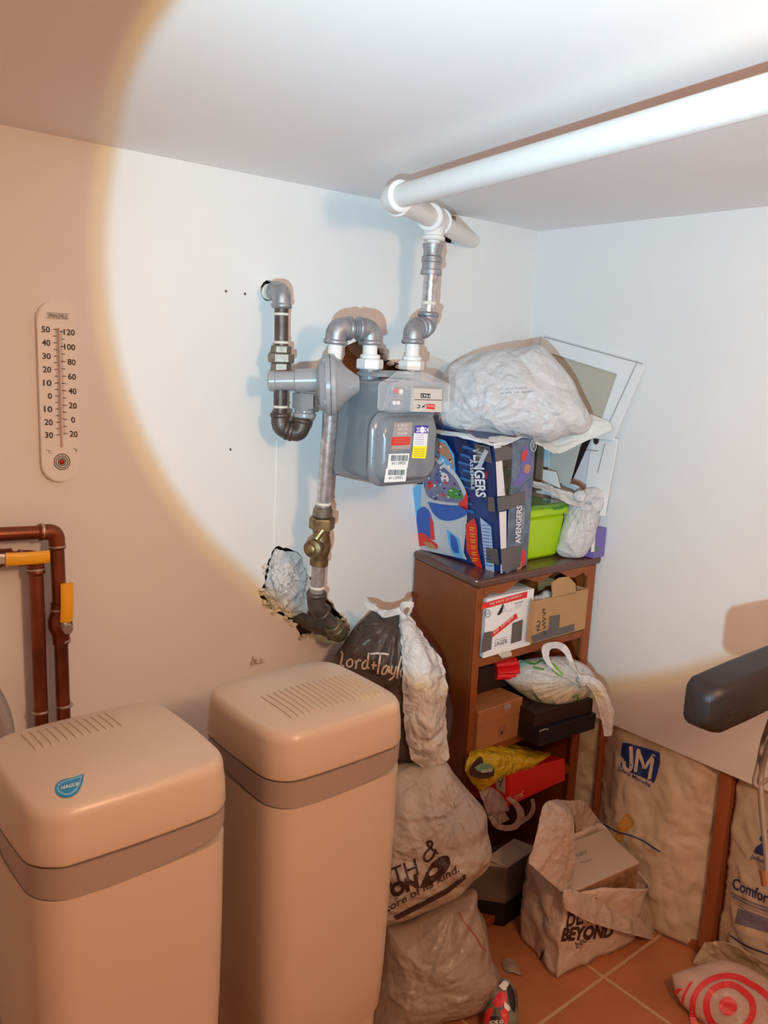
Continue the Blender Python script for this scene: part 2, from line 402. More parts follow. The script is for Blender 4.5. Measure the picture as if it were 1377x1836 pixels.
def text(name, body, p0, p1, p2, pt, n, m, parent, off=.001, tr=None, bold=.0, spacing=1, ml=.006, label=None):
    """lettering whose box maps bottom-left p0, bottom-right p1, top-left p2 (pixels on the plane)"""
    vs, fs = textmesh(body, bold, spacing); n = Vector(n).normalized()
    x0 = min(v.x for v in vs); x1 = max(v.x for v in vs); y0 = min(v.y for v in vs); y1 = max(v.y for v in vs)
    A, Bq, Cq = (PL(*p, pt, n) for p in (p0, p1, p2)); bm = NB()
    V = [bm.verts.new(A+(Bq-A)*((v.x-x0)/(x1-x0))+(Cq-A)*((v.y-y0)/(y1-y0))+n*off) for v in vs]
    for f in fs:
        try: bm.faces.new([V[i] for i in f])
        except ValueError: pass
    if tr: subdiv(bm, ml); drape(bm, tr, n, off)
    return mk(name, bm, m, parent, label)
def struct(name, bm, m, **k): return tag(mk(name, bm, m, None, **k), kind='structure')
NX, NY, NZ = Vector((-1, 0, 0)), Vector((0, -1, 0)), Vector((0, 0, 1))
NC = Vector((-.72, -.62, .25)).normalized()
# ================================================================== THE ROOM
H = 2.05
def wallmesh(outer, holes, d):
    bm = NB(); es = []
    loops = [outer]+holes; VL = []
    for L in loops:
        v = [bm.verts.new(p) for p in L]; VL.append(v)
        es += [bm.edges.new((v[i], v[(i+1) % len(v)])) for i in range(len(v))]
    bmesh.ops.triangle_fill(bm, edges=es, use_beauty=True)
    for v in VL:
        w_ = [bm.verts.new(p.co+Vector(d)) for p in v]
        for i in range(len(v)): bm.faces.new((v[i], v[(i+1) % len(v)], w_[(i+1) % len(v)], w_[i]))
    return bm
def jag(pts, a=2.0, f=4):
    """roughen a pixel outline"""
    out = []; m = len(pts)
    for i in range(m):
        p, q = pts[i], pts[(i+1) % m]
        for k in range(f):
            t = k/f; out.append((p[0]+(q[0]-p[0])*t+random.uniform(-a, a)*(k > 0), p[1]+(q[1]-p[1])*t+random.uniform(-a, a)*(k > 0)))
    return out
hole_low = jag([(487, 990), (497, 979), (520, 984), (542, 998), (552, 1030), (575, 1050), (590, 1078), (612, 1102), (624, 1122), (600, 1140), (556, 1138), (540, 1142), (530, 1122), (505, 1103), (482, 1090), (466, 1070), (476, 1043), (478, 1018)])
hole_mid = jag([(618, 624), (640, 611), (665, 612), (684, 628), (690, 645), (712, 650), (730, 662), (732, 700), (640, 702), (612, 668)])
hole_vent = [(481+14*math.cos(a), 521+19*math.sin(a)) for a in np.linspace(0, 2*PI, 15)[:-1]]
hole_top = jag([(796, 384), (818, 388), (817, 412), (815, 437), (800, 434), (792, 420), (790, 400)], 1, 3)
LX = -3.4
Wh = [[Y(x, y, 0) for x, y in h] for h in (hole_low, hole_mid, hole_vent, hole_top)]
struct('wall_left', wallmesh([Vector(p) for p in ((LX, 0, 0), (0, 0, 0), (0, 0, H), (LX, 0, H))], Wh, (0, .014, 0)), WALL)
struct('wall_left_cavity', B(LX, .10, .075, .10, 0, H), CAVITY)
struct('floor', B(LX, .12, -3.6, .12, -.05, 0), None or mat('tmpfloor', (.4, .2, .1)))
struct('ceiling', B(LX, .12, -3.6, .12, H, H+.05), CEIL)
# right wall: drywall stops above the floor and shows the framing
CUT = .583
bm = NB(); box(bm, 0, .014, -3.6, 0, CUT, H); struct('wall_right', bm, WALL)
bm = NB(); box(bm, .12, .14, -3.6, .1, 0, H); struct('wall_right_sheathing', bm, CAVITY)
struct('trim_2', T([Y(497, 790, -.0005), Y(496, 860, -.0005), Y(492, 975, -.0005)], .0022, seg=8), WALL)
struct('trim_1', B(.030, .12, -3.6, 0, 0, .030), STUD)
def stud(y, w_, lab):
    bm = NB(); box(bm, .016, .119, y-w_/2, y+w_/2, .031, H-.02, .002)
    return top('wall_stud', bm, STUD, lab, 'stud')
stud(-.793, .034, 'orange-brown wooden stud between the two printed insulation bags')
stud(-.388, .012, 'narrow wooden stud showing just right of the bookcase')
# bottom plate nail
# floor tiles: terracotta with pale joints
fm = bpy.data.objects['floor'].data.materials; fmat = bpy.data.materials['tmpfloor']; fmat.name = 'terracotta_tile'; nt = fmat.node_tree; b = nt.nodes['Principled BSDF']
tc = nt.nodes.new('ShaderNodeTexCoord'); mp = nt.nodes.new('ShaderNodeMapping'); br = nt.nodes.new('ShaderNodeTexBrick')
br.offset = 0; br.squash = 1; TS = .42
for k, v in (('Scale', 1), ('Mortar Size', .0055), ('Mortar Smooth', .3), ('Brick Width', TS), ('Row Height', TS)): br.inputs[k].default_value = v
fo = bpy.data.objects['floor'].location
mp.inputs['Location'].default_value = (-(-.271-fo.x)+TS*20, -(-.664-fo.y)+TS*20, 0)
nt.links.new(tc.outputs['Object'], mp.inputs[0]); nt.links.new(mp.outputs[0], br.inputs[0])
ns = nt.nodes.new('ShaderNodeTexNoise'); ns.inputs['Scale'].default_value = 9; ns.inputs['Detail'].default_value = 5; nt.links.new(tc.outputs['Object'], ns.inputs[0])
cr = nt.nodes.new('ShaderNodeValToRGB'); cr.color_ramp.elements[0].position = .3; cr.color_ramp.elements[1].position = .7
cr.color_ramp.elements[0].color = (.40, .135, .05, 1); cr.color_ramp.elements[1].color = (.50, .19, .08, 1)
nt.links.new(ns.outputs[0], cr.inputs[0]); nt.links.new(cr.outputs[0], br.inputs['Color1']); nt.links.new(cr.outputs[0], br.inputs['Color2'])
br.inputs['Mortar'].default_value = (.58, .36, .20, 1); nt.links.new(br.outputs[0], b.inputs['Base Color'])
bu = nt.nodes.new('ShaderNodeBump'); bu.inputs['Distance'].default_value = .002; bu.inputs['Strength'].default_value = .5; bu.invert = True
nt.links.new(br.outputs['Fac'], bu.inputs['Height']); nt.links.new(bu.outputs[0], b.inputs['Normal']); b.inputs['Roughness'].default_value = .42
# crumpled film and torn plaster around the low hole
bm = sheet([[Y(494, 984, .012), Y(512, 986, .004), Y(530, 990, .004), Y(548, 1004, .004)],
            [Y(484, 1004, .02), Y(508, 1010, -.016), Y(530, 1015, -.016), Y(556, 1035, .008)],
            [Y(478, 1038, .016), Y(502, 1050, -.022), Y(524, 1055, -.012), Y(560, 1066, .008)],
            [Y(474, 1066, .010), Y(500, 1078, -.014), Y(522, 1090, -.008), Y(556, 1100, .012)],
            [Y(484, 1090, .012), Y(504, 1100, .006), Y(524, 1108, .008), Y(548, 1116, .014)]], amp=.016, s=26, n=9, seed=3)
top('plastic_stuffing', bm, BAGW, 'crumpled white plastic stuffed in the torn wall hole beside the lower gas elbow', 'stuffing')
def chunks(name, spots, m, lab, cat, y=-.004, group=None):
    bm = NB()
    for px, py, sx, sy in spots:
        c = Y(px, py, y); t = bmesh.new(); bmesh.ops.create_icosphere(t, subdivisions=2, radius=1)
        for v in t.verts:
            d = 1+.45*noise.noise(v.co*2.2+Vector((px, py, 0)))
            v.co = Vector((c.x+v.co.x*sx*d, c.y+v.co.y*.009*d, c.z+v.co.z*sy*d))
        merge(bm, t)
    return tag(mk(name, bm, m), lab, cat, group, 'stuff')
sp = []
for px, py in hole_low[28:70]:
    if random.random() < .55: sp.append((px+random.uniform(-4, 4), py+random.uniform(-3, 5), random.uniform(.004, .011), random.uniform(.003, .007)))
chunks('plaster_crumbs', sp, PLASTER, 'broken plaster edge around the low hole in the wall', 'plaster')
chunks('plaster_scab', [(456, 1180, .006, .008), (462, 1186, .010, .005), (470, 1183, .006, .005), (452, 1188, .004, .004)], PLASTER, 'small flaking plaster patch just above the back edge of the right softener', 'plaster')
chunks('plaster_scab', [(690, 640, .008, .01), (700, 652, .012, .006), (715, 658, .01, .006), (684, 628, .006, .008)], PLASTER, 'broken plaster edge behind the top of the gas meter', 'plaster')
for px, py, lab in ((405, 522, 'small dark nail hole in the wall, left one of the pair'), (439, 527, 'small dark nail hole in the wall, right one of the pair'), (413, 806, 'small dark pock in the wall left of the drooping vent elbows'), (725, 228, None)):
    if lab:
        bm = NB(); cyl(bm, Y(px, py, .0005), Y(px, py, .0005)+NY*.0025, .0035, .002, 10); top('wall_nail', bm, IRON, lab, 'nail')
# ================================================================== WATER SOFTENERS
def softener(cx, cy, hx, hy, zt, lab, ribs):
    t = thing('water_softener', lab, 'water softener', (cx, cy, 0), 'water softeners')
    r = .050; bu_ = .05
    def ring(z, s, rr=r, bl=bu_): return [Vector((x, y, z+zt-1)) for x, y in rrect(cx, cy, hx*s, hy*s, rr*s, bl)]
    bm = NB(); loft(bm, [[Vector((p.x, p.y, .004)) for p in ring(0, .84)], ring(.30, .87)]); mk('base', bm, SOFT, t, auto=50)
    bm = NB(); loft(bm, [ring(.302, .90), ring(.31, .915), ring(.40, .945), ring(.55, .972), ring(.72, .990), ring(.845, .996)]); mk('cabinet', bm, SOFT, t, auto=50)
    bm = NB(); R0 = rrect(cx, cy, hx, hy, r, bu_); lo = []
    for x, y in R0:
        dip = (1-min(1.0, math.hypot(x-(cx-hx*.35), y-(cy-hy*.9))/(hx*1.6))**2)*.030
        lo.append(Vector((x, y, .874-max(-.005, dip)+zt-1)))
    loft(bm, [lo, ring(.896, 1.004)]); mk('band', bm, SOFTB, t, auto=50)
    bm = NB(); rings = [ring(.899, .985), ring(.900, 1.006), ring(.904, 1.012), ring(.940, 1.005), ring(.962, .99)]
    for k in range(1, 8):
        a = PI/2*k/7; rings.append(ring(.962+.024*math.sin(a), .99-.10*(1-math.cos(a)), r))
    for s_, dz in ((.8, .005), (.6, .010), (.4, .0125), (.2, .014)): rings.append(ring(.986+dz, s_))
    loft(bm, rings); tr = tree(bm)
    mk('lid', bm, SOFT, t, auto=60)
    x0, x1, y0, y1, n_ = ribs
    for k in range(n_):
        x = x0+(x1-x0)*k/(n_-1); bm = NB(); P = []
        for j in range(13):
            y = y0+(y1-y0)*j/12; h = tr.ray_cast(Vector((x, y, 2)), Vector((0, 0, -1)))[0]; P.append(h+Vector((0, 0, -.0015 if j in (0, 12) else .0002)))
        tube(bm, P, .0021, seg=6); mk('lid_rib', bm, SOFT, t, smooth=True)
    return t, tr
softener_left, lid_tree = softener(-1.593, -.530, .155, .148, 1.018, 'pale beige water softener on the left with a blue badge on its lid', (-1.69, -1.55, -.50, -.42, 12))
softener_right, _ = softener(-1.187, -.512, .1515, .142, 1.010, 'pale beige water softener with clearly ribbed lid, nearer the bookcase', (-1.28, -1.07, -.615, -.50, 17))
bp = Z(126, 1411, 1.018)
decal('badge', [(151, 1389), (147, 1408), (138, 1424), (122, 1432), (106, 1429), (99, 1419), (101, 1408), (112, 1400), (130, 1396)], bp, NZ, BADGE, softener_left, .0012, lid_tree, .004, 'blue drop-shaped badge', True)
decal('badge_inset', [(147, 1393), (143, 1408), (135, 1421), (122, 1428), (109, 1425), (103, 1418), (105, 1410), (114, 1403), (130, 1399)], bp, NZ, mat('badge_pale', (.25, .55, .75), .4), softener_left, .0015, lid_tree, .004, 'pale outline of the badge', True)
decal('badge_inset', [(145, 1396), (142, 1408), (134, 1419), (122, 1426), (110, 1423), (105, 1417), (107, 1411), (115, 1405), (130, 1401)], bp, NZ, BADGE, softener_left, .0018, lid_tree, .004, 'blue centre of the badge', True)
text('badge_lettering', 'HAGUE', (109, 1420), (141, 1412), (111, 1413), bp, NZ, STW, softener_left, .0022, lid_tree, .012, label='white raised brand lettering')
# ================================================================== THERMOMETER
def thermo():
    t = thing('thermometer', 'long white wall thermometer with Celsius and Fahrenheit scales', 'thermometer', Y(108, 700, -.006))
    c = [(97, 540), (111, 861)]; D = -.012
    A = Y(98, 558, D); Bq = Y(112, 832, D); x = (A.x+Bq.x)/2; hw = .0385; zt = 1.731-hw; zb = 1.360+hw
    L = [Vector((x+hw*math.cos(a), D, zt+hw*math.sin(a))) for a in np.linspace(0, PI, 17)]+[Vector((x+hw*math.cos(a), D, zb+hw*math.sin(a))) for a in np.linspace(PI, 2*PI, 17)]
    bm = NB(); prism(bm, L, (0, .011, 0)); bmesh.ops.bevel(bm, geom=[e for e in bm.edges if all(abs(v.co.y-D) < 1e-5 for v in e.verts)], offset=.0022, segments=2, affect='EDGES')
    mk('dial_plate', bm, WHITEP, t)
    pt = Vector((x, D, 1.5))
    INKT = mat('scale_ink', (.03, .015, .01), .6)
    bm = NB(); tube(bm, [Y(105, 588, D-.0015), Y(111, 802, D-.0015)], .0024, seg=10); mk('glass_tube', bm, mat('tube_glass', (.62, .42, .36), .12, spec=.8), t)
    def tk(name, segs, w_): strokes(name, segs, w_, pt, NY, INKT, t, .0005, smooth=False)
    cl = lambda y: 102+(y-590)*.0287; fl = lambda y: 108+(y-590)*.0287
    ys = [590.5, 614.5, 638.5, 662.5, 686.5, 710, 733.5, 757, 780]
    sg = [[(cl(y)-7, y), (cl(y), y)] for y in ys]+[[(cl(y)-7, y), (cl(y)-1, y)] for y in [(a+b)/2 for a, b in zip(ys, ys[1:])]]
    yf = [594.5, 621, 648, 674, 700, 726, 751.5, 777]
    sg += [[(fl(y), y), (fl(y)+8, y+.6)] for y in yf]+[[(fl(y), y), (fl(y)+7, y+.6)] for y in [(a+b)/2 for a, b in zip(yf, yf[1:])]]
    tk('scale_marks', sg, 1.3)
    y = 592; sm = []
    while y < 780: sm.append([(cl(y)-3.2, y), (cl(y), y)]); sm.append([(fl(y), y+1), (fl(y)+3.2, y+1.2)]); y += 2.45
    tk('fine_scale_marks', sm, .6)
    for n_, y in zip(('50', '40', '30', '20', '10', '0', '10', '20', '30'), ys):
        xr = 89.5+(y-590)*.031; w_ = 15 if len(n_) == 2 else 7.5
        text('numeral', n_, (xr-w_, y+5), (xr, y+6), (xr-w_-.3, y-6), pt, NY, INKT, t, .0006, bold=.02)
    for n_, y in zip(('120', '100', '80', '60', '40', '20', '0', '20'), yf):
        xr = 134+(y-590)*.028; w_ = 20 if len(n_) == 3 else (14.5 if len(n_) == 2 else 7); dx = -4 if len(n_) == 1 else 0
        text('numeral', n_, (xr-w_+dx, y+6), (xr+dx, y+7.5), (xr-w_+dx-.2, y-5), pt, NY, INKT, t, .0006, bold=.02)
    text('unit_mark', '\u00b0C', (83, 811), (92, 814), (82.6, 805), pt, NY, INKT, t, .0006)
    text('unit_mark', '\u00b0F', (132, 809), (139, 812), (131.7, 803), pt, NY, INKT, t, .0006)
    text('maker_mark', 'SPRINGFIELD', (86, 569), (121, 571.5), (86, 562), pt, NY, INKT, t, .0006, bold=.01)
    strokes('maker_frame', [[(84, 560.5), (123, 563), (123, 572.8), (84, 570.2), (84, 560.5)]], .7, pt, NY, INKT, t, .0005, smooth=False)
    for r in (14, 10.5, 7, 4.5):
        strokes('bulb_ring', [[(111+r*math.cos(a), 828+r*math.sin(a)) for a in np.linspace(0, 2*PI, 25)]], 1.5, pt, NY, INKT, t, .0006, smooth=False)
    bm = NB(); lathe(bm, Y(111, 828, D), NY, [(0, .0042), (.002, .004), (.0035, .0015)], 14); mk('bulb', bm, REDC, t, 'small red bulb')
thermo()
# ================================================================== COPPER PIPES
def ball_valve(t, c, axis, r, hpts, lab):
    """sweat ball valve body with stem, nut and yellow lever"""
    bm = NB(); lathe(bm, Vector(c)-Vector(axis)*.045, axis, [(0, r*1.22), (.018, r*1.25), (.026, r*1.45), (.036, r*1.72), (.054, r*1.72), (.064, r*1.45), (.072, r*1.25), (.09, r*1.22)], 22)
    v = mk('valve_body', bm, COPPER, t, auto=40)
    bm = NB(); cyl(bm, c, Vector(c)+NY*(r*1.7+.018), .010); hexnut(bm, Vector(c)+NY*(r*1.7+.020), NY, .009, .012); mk('stem_nut', bm, STEEL, v, 'steel stem nut')
    a, b, d, n_ = hpts
    bm = NB(); tube(bm, [Vector(a), Vector(b)], [.0016], seg=12, flat=6.5); mk('lever', bm, STEEL, v, 'bare steel end of the lever')
    bm = NB(); tube(bm, roundpath([Vector(b)-(Vector(b)-Vector(a))*.12, Vector(b).lerp(Vector(d), .35)+NY*.004, Vector(d)], .03), [.0058], seg=14, flat=2.3)
    mk('lever_grip', bm, YEL, v, 'yellow vinyl grip')
    return v
R1 = .0145
ct = thing('copper_pipe', 'outer copper pipe turning down beside the thermometer with upright yellow valve lever', 'pipe', (-1.49, -.04, .9))
yA = -.045
a0 = Y(-60, 961, yA); cn = Y(101, 953, yA); bt = Y(116, 1262, yA); bt = Vector((bt.x, yA, bt.z)); b2 = bt+(bt-cn).normalized()*.9
mk('pipe', T([a0, cn-(cn-a0).normalized()*.02], R1), COPPER, ct, auto=40)
bm = NB(); elbow(bm, a0, cn, bt, R1*1.14, .036, 1.06); mk('elbow', bm, COPPER, ct, auto=50)
vc = Y(108, 1117, yA)
mk('pipe', T([cn+(bt-cn).normalized()*.02, vc], R1), COPPER, ct, auto=40)
mk('pipe', T([vc, Vector((bt.x, yA, .08))], R1), COPPER, ct, auto=40)
for px, py in ((75, 953), (102, 979), (105, 1092), (112, 1148), (116, 1264)):
    c = Y(px, py, yA); ax = (cn-a0) if py < 960 else (bt-cn); bm = NB(); bandc(bm, c, ax, .005, R1*1.25); mk('solder_ring', bm, SOLDER, ct, 'shiny solder ring')
vd = (bt-cn).normalized()
ball_valve(ct, vc, vd, R1, (Y(119, 1126, -.085), Y(119, 1112, -.088), Y(120, 1046, -.092), None), '')
ci = thing('copper_pipe', 'inner copper pipe at the left edge with level yellow valve lever', 'pipe', (-1.56, -.04, .9))
cI = Y(64, 1000, yA); aI = Y(-60, 1003, yA); bI = Y(73, 1268, yA)
mk('pipe', T([aI, cI], R1), COPPER, ci, auto=40)
bm = NB(); elbow(bm, aI, cI, bI, R1*1.14, .034, 1.06); mk('elbow', bm, COPPER, ci, auto=50)
mk('pipe', T([cI+(bI-cI).normalized()*.02, Vector((bI.x, yA, .08))], R1), COPPER, ci, auto=40)
for px, py, h_ in ((36, 1000, 1), (12, 1001, 1), (64, 1020, 0), (73, 1275, 0)):
    c = Y(px, py, yA); bm = NB(); bandc(bm, c, (cI-aI) if h_ else (bI-cI), .005, R1*1.25); mk('solder_ring', bm, SOLDER, ci, 'shiny solder ring')
ball_valve(ci, Y(-22, 1003, yA), (1, 0, 0), R1, (Y(-20, 1003, -.085), Y(14, 1003, -.088), Y(88, 998, -.09), None), '')
top('drain_hose', T([Y(-30, 1215, -.03), Y(-2, 1262, -.05), Y(10, 1300, -.07), Y(14, 1390, -.08)], .017, .05), GREYC, 'grey hose slanting down behind the left softener at the left edge', 'hose')
# ================================================================== VENT PIPE (left)
vt = thing('vent_pipe', 'black iron vent pipe leaving the wall and dropping left of the gas meter', 'pipe', (-.99, -.09, 1.49))
RV = .0165; yV = -.09
w0 = Y(478, 521, .03); c0 = Y(505, 522, yV); c1 = Y(502, 767, yV); c2 = Y(537, 778, -.125); c3 = Y(546, 735, -.125)
w0 = Vector((c0.x+.02, .03, c0.z))
mk('pipe', T([w0, c0], RV*.9), PIPEW, vt, 'short pale stub in the wall', auto=40)
bm = NB(); elbow(bm, w0, c0, c1, RV*1.32, .037, 1.12); mk('elbow', bm, GALVD, vt, auto=50)
un = Y(504, 642, yV)
mk('pipe', T([c0, un], RV), IRON, vt, auto=40)
mk('pipe', T([un, c1], RV), IRON, vt, auto=40)
ax = (c1-c0).normalized(); bm = NB(); hexnut(bm, un, ax, .022, .031); hexnut(bm, un+ax*.022, ax, .022, .024); hexnut(bm, un-ax*.02, ax, .018, .024); mk('union_nut', bm, NUT, vt)
for k, (p, d) in enumerate(((c0+ax*.052, ax), (un-ax*.036, ax), (un+ax*.036, ax), (c1-ax*.050, ax), (c0+Vector((0, .055, 0)), Vector((0, 1, 0))))):
    bm = NB(); bandc(bm, p, d, .006, RV*1.13); mk('sealant_ring', bm, TAPEW, vt, 'pale thread sealant')
bm = NB(); elbow(bm, c0, c1, c2, RV*1.30, .034, 1.12); mk('elbow', bm, IRON, vt, auto=50)
bm = NB(); elbow(bm, c1, c2, c3, RV*1.30, .034, 1.12); mk('elbow', bm, IRON, vt, auto=50)
mk('nipple', T([c1.lerp(c2, .2), c1.lerp(c2, .8)], RV), TAPEW, vt, auto=40)
mk('nipple', T([c2, c3], RV), IRON, vt, auto=40)
# ================================================================== REGULATOR
rg = thing('gas_regulator', 'grey round gas regulator left of the meter with level spring barrel', 'regulator', (-.93, -.2, 1.58))
rc = Y(590, 690, -.2); ra = Vector((-.80, .56, -.06)).normalized()
bm = NB(); lathe(bm, rc-ra*.070, ra, [(0, .018), (.012, .026), (.030, .040), (.047, .060), (.052, .064), (.056, .071), (.0665, .072)], 40); mk('rear_housing', bm, METL, rg, auto=35)
bm = NB(); lathe(bm, rc-ra*.002, ra, [(0, .072), (.010, .071), (.014, .064), (.024, .058), (.030, .040), (.031, .024)], 40); mk('diaphragm_cover', bm, METL, rg, auto=35)
bm = NB(); u = ra.cross(Vector((0, 0, 1))).normalized(); v_ = ra.cross(u)
for k in range(8):
    an = 2*PI*k/8+.2; q = rc+(u*math.cos(an)+v_*math.sin(an))*.066
    b_ = NB(); hexnut(b_, q+ra*.010, ra, .008, .0055); mk('bolt', b_, METL, rg)
bm.free()
bm = NB(); lathe(bm, rc+ra*.028+Vector((0, 0, .012)), ra, [(0, .026), (.05, .026), (.053, .022), (.095, .0215), (.097, .024), (.110, .024), (.113, .019)], 26); mk('spring_barrel', bm, METL, rg, auto=35)
c = c3+Vector((0, 0, .0)); q = rc+ra*.045-Vector((0, 0, .035))
bm = NB(); cyl(bm, c+Vector((0, 0, -.015)), c+Vector((0, 0, .035)), .024); hexa(bm, [c+Vector((-.024, -.02, -.002)), q+Vector((0, -.02, -.022)), q+Vector((0, .02, -.022)), c+Vector((-.024, .02, -.002))], [c+Vector((-.024, -.02, .045)), q+Vector((0, -.02, .02)), q+Vector((0, .02, .02)), c+Vector((-.024, .02, .045))], .005)
bandc(bm, c+Vector((0, 0, -.012)), NZ, .014, .028); mk('vent_port', bm, METL, rg, auto=35)
# ================================================================== GAS RISER with shut-off valve
gr = thing('gas_riser', 'galvanised gas riser with brass shut-off valve climbing from the wall hole to the meter', 'pipe', (-.87, -.1, .95))
RR = .0175
g0 = Y(572, 1112, .05); g1 = Y(612, 1134, -.085); g2 = Y(566, 1085, -.105); g3 = Y(604, 588, -.205); g4 = Y(664, 590, -.22); g5 = Y(663, 660, -.22)
g1 = Y(611, 1138, -.10); g0 = Vector((g1.x-.075, .05, g1.z+.03))
up_ = (g3-g2).normalized()
vb = Y(571, 975, -.12); pv = g2+up_*((vb-g2).dot(up_)); un = g2+up_*((Y(573, 935, -.127)-g2).dot(up_)); top_ = g2+up_*((Y(602, 700, -.185)-g2).dot(up_))
bm = NB(); elbow(bm, pv, g2, g1, RR*1.34, .036, 1.12); mk('elbow', bm, IRON, gr, auto=50)
mk('pipe', T([g2+up_*.03, pv], RR), GALV, gr, auto=40)
mk('pipe', T([pv, top_], RR), GALV, gr, auto=40)
mk('nipple', T([g2, g1], RR), IRON, gr, auto=40)
bm = NB(); bandc(bm, g1+(g2-g1).normalized()*.026, g2-g1, .034, RR*1.30); bandc(bm, g1+(g2-g1).normalized()*.044, g2-g1, .009, RR*1.42); elbow(bm, g2, g1, g0, RR*1.33, .030, 1.10); mk('coupling', bm, mat('olive_brass', (.20, .17, .10), .4, .6, var=.3, vs=50), gr, 'olive brass end coupling', auto=50)
mk('wall_nipple', T([g1, g0], RR*1.15), IRON, gr, auto=40)
for p in (g2+up_*.052, un+up_*.052, top_-up_*.01): bm = NB(); bandc(bm, p, up_, .007, RR*1.12); mk('sealant_ring', bm, TAPEW, gr, 'pale thread sealant')
bm = NB(); hexnut(bm, un, up_, .032, .032); mk('union_nut', bm, BRASS, gr)
bm = NB(); bandc(bm, un+up_*.028, up_, .022, .0245); bandc(bm, un+up_*.040, up_, .010, .021); mk('union_collar', bm, NUT, gr, auto=40)
bm = NB(); lathe(bm, pv-up_*.052, up_, [(0, .0235), (.016, .0235), (.018, .020), (.034, .0245), (.052, .0275), (.07, .0245), (.082, .0205), (.090, .022), (.102, .022)], 24)
vv = mk('valve_body', bm, BRASS, gr, auto=35)
vx = Vector((-.86, -.50, 0)); bm = NB(); lathe(bm, pv+vx*.005, vx, [(0, .020), (.026, .019), (.03, .0225), (.044, .0225), (.047, .013), (.058, .013), (.060, .009)], 20); mk('valve_plug', bm, BRASS, vv, auto=35)
bm = NB(); tube(bm, [pv+Vector((-.028, -.02, .022)), pv+Vector((-.012, -.026, .045))], .008, seg=10); mk('plug_stop', bm, BRASS, vv)
mk('pipe', T([rc+Vector((.012, 0, .06)), g3], RR*1.0), PIPEW, gr, 'white painted stub above the regulator', auto=40)
bm = NB(); elbow(bm, rc+Vector((.012, 0, .06)), g3, g4, RR*1.42, .035, 1.12); mk('elbow', bm, GALVD, gr, auto=50)
bm = NB(); elbow(bm, g3, g4, g5, RR*1.42, .035, 1.12); mk('elbow', bm, GALVD, gr, auto=50)
ax = (g4-g3).normalized(); bm = NB()
for k in range(3): bandc(bm, g3.lerp(g4, .42+.08*k), ax, .006, RR*1.25)
cyl(bm, g3.lerp(g4, .2), g3.lerp(g4, .8), RR); mk('nipple', bm, GALVD, gr, auto=40)
mk('meter_nipple', T([g4, g5], RR), PIPEW, gr, auto=40)
# ================================================================== GAS METER
gm = thing('gas_meter', 'blue-grey gas meter with barcode and yellow stickers hung between its pipes', 'gas meter', (-.77, -.24, 1.34))
bx, by = -.772, -.215
def rr3(cx, cz, hx, hz, r, y, n=6, bl=.0): return [Vector((a, y, b)) for a, b in rrect(cx, cz, hx, hz, r, bl, n)]
bm = NB(); loft(bm, [rr3(bx, 1.480, .088, .128, .035, -.118), rr3(bx, 1.480, .091, .131, .038, -.150), rr3(bx, 1.480, .091, .131, .038, -.262), rr3(bx, 1.482, .088, .128, .035, -.300)])
for v in bm.verts:
    if v.co.z > 1.59 : v.co.z = 1.588+(v.co.z-1.59)*.4
mk('case', bm, MET, gm, auto=50)
bm = NB(); loft(bm, [rr3(bx, 1.452, .100, .098, .045, -.104), rr3(bx, 1.452, .104, .102, .048, -.108), rr3(bx, 1.452, .104, .102, .048, -.122), rr3(bx, 1.452, .100, .098, .046, -.126)]); mk('back_cover', bm, MET, gm, auto=45)
fx, fz = -.790, 1.440
bm = NB(); loft(bm, [rr3(fx, fz, .094, .080, .035, -.298), rr3(fx, fz, .099, .085, .040, -.303), rr3(fx, fz, .101, .087, .042, -.313), rr3(fx, fz, .098, .084, .040, -.318), rr3(fx, fz, .090, .077, .036, -.322), rr3(fx, fz, .083, .070, .034, -.338), rr3(fx, fz, .076, .063, .03, -.343)])
FY = -.343; mk('front_cover', bm, MET, gm, auto=35)
for k in range(12):
    a = 2*PI*k/12+.2; x = fx+.091*math.cos(a)*(1.0 if abs(math.cos(a)) > .5 else 1); z = fz+.078*math.sin(a)
    s_ = max(abs(math.cos(a))/.091, abs(math.sin(a))/.078); x = fx+math.cos(a)*min(1/s_, .098); z = fz+math.sin(a)*min(1/s_, .085)*.99
    bm = NB(); lathe(bm, (x, -.316, z), NY, [(0, .0055), (.004, .005), (.006, .002)], 8); mk('screw', bm, MET, gm)
bm = NB(); lathe(bm, (bx, by-.008, 1.602), NZ, [(0, .080), (.008, .078), (.014, .060)], 30)
for v in bm.verts: v.co.y = by+(v.co.y-by)*.75
mk('top_plate', bm, MET, gm, auto=40)
for gx, nm in ((g5.x, 'inlet'), (Y(738, 652, -.22).x, 'outlet')):
    bm = NB(); cyl(bm, (gx, -.22, 1.575), (gx, -.22, 1.622), .026, .024); mk('neck', bm, MET, gm, auto=40)
    bm = NB(); hexnut(bm, (gx, -.22, 1.630), NZ, .024, .032); bandc(bm, (gx, -.22, 1.647), NZ, .012, .024); mk('swivel_nut', bm, PIPEW, gm, 'white painted swivel nut', auto=30)
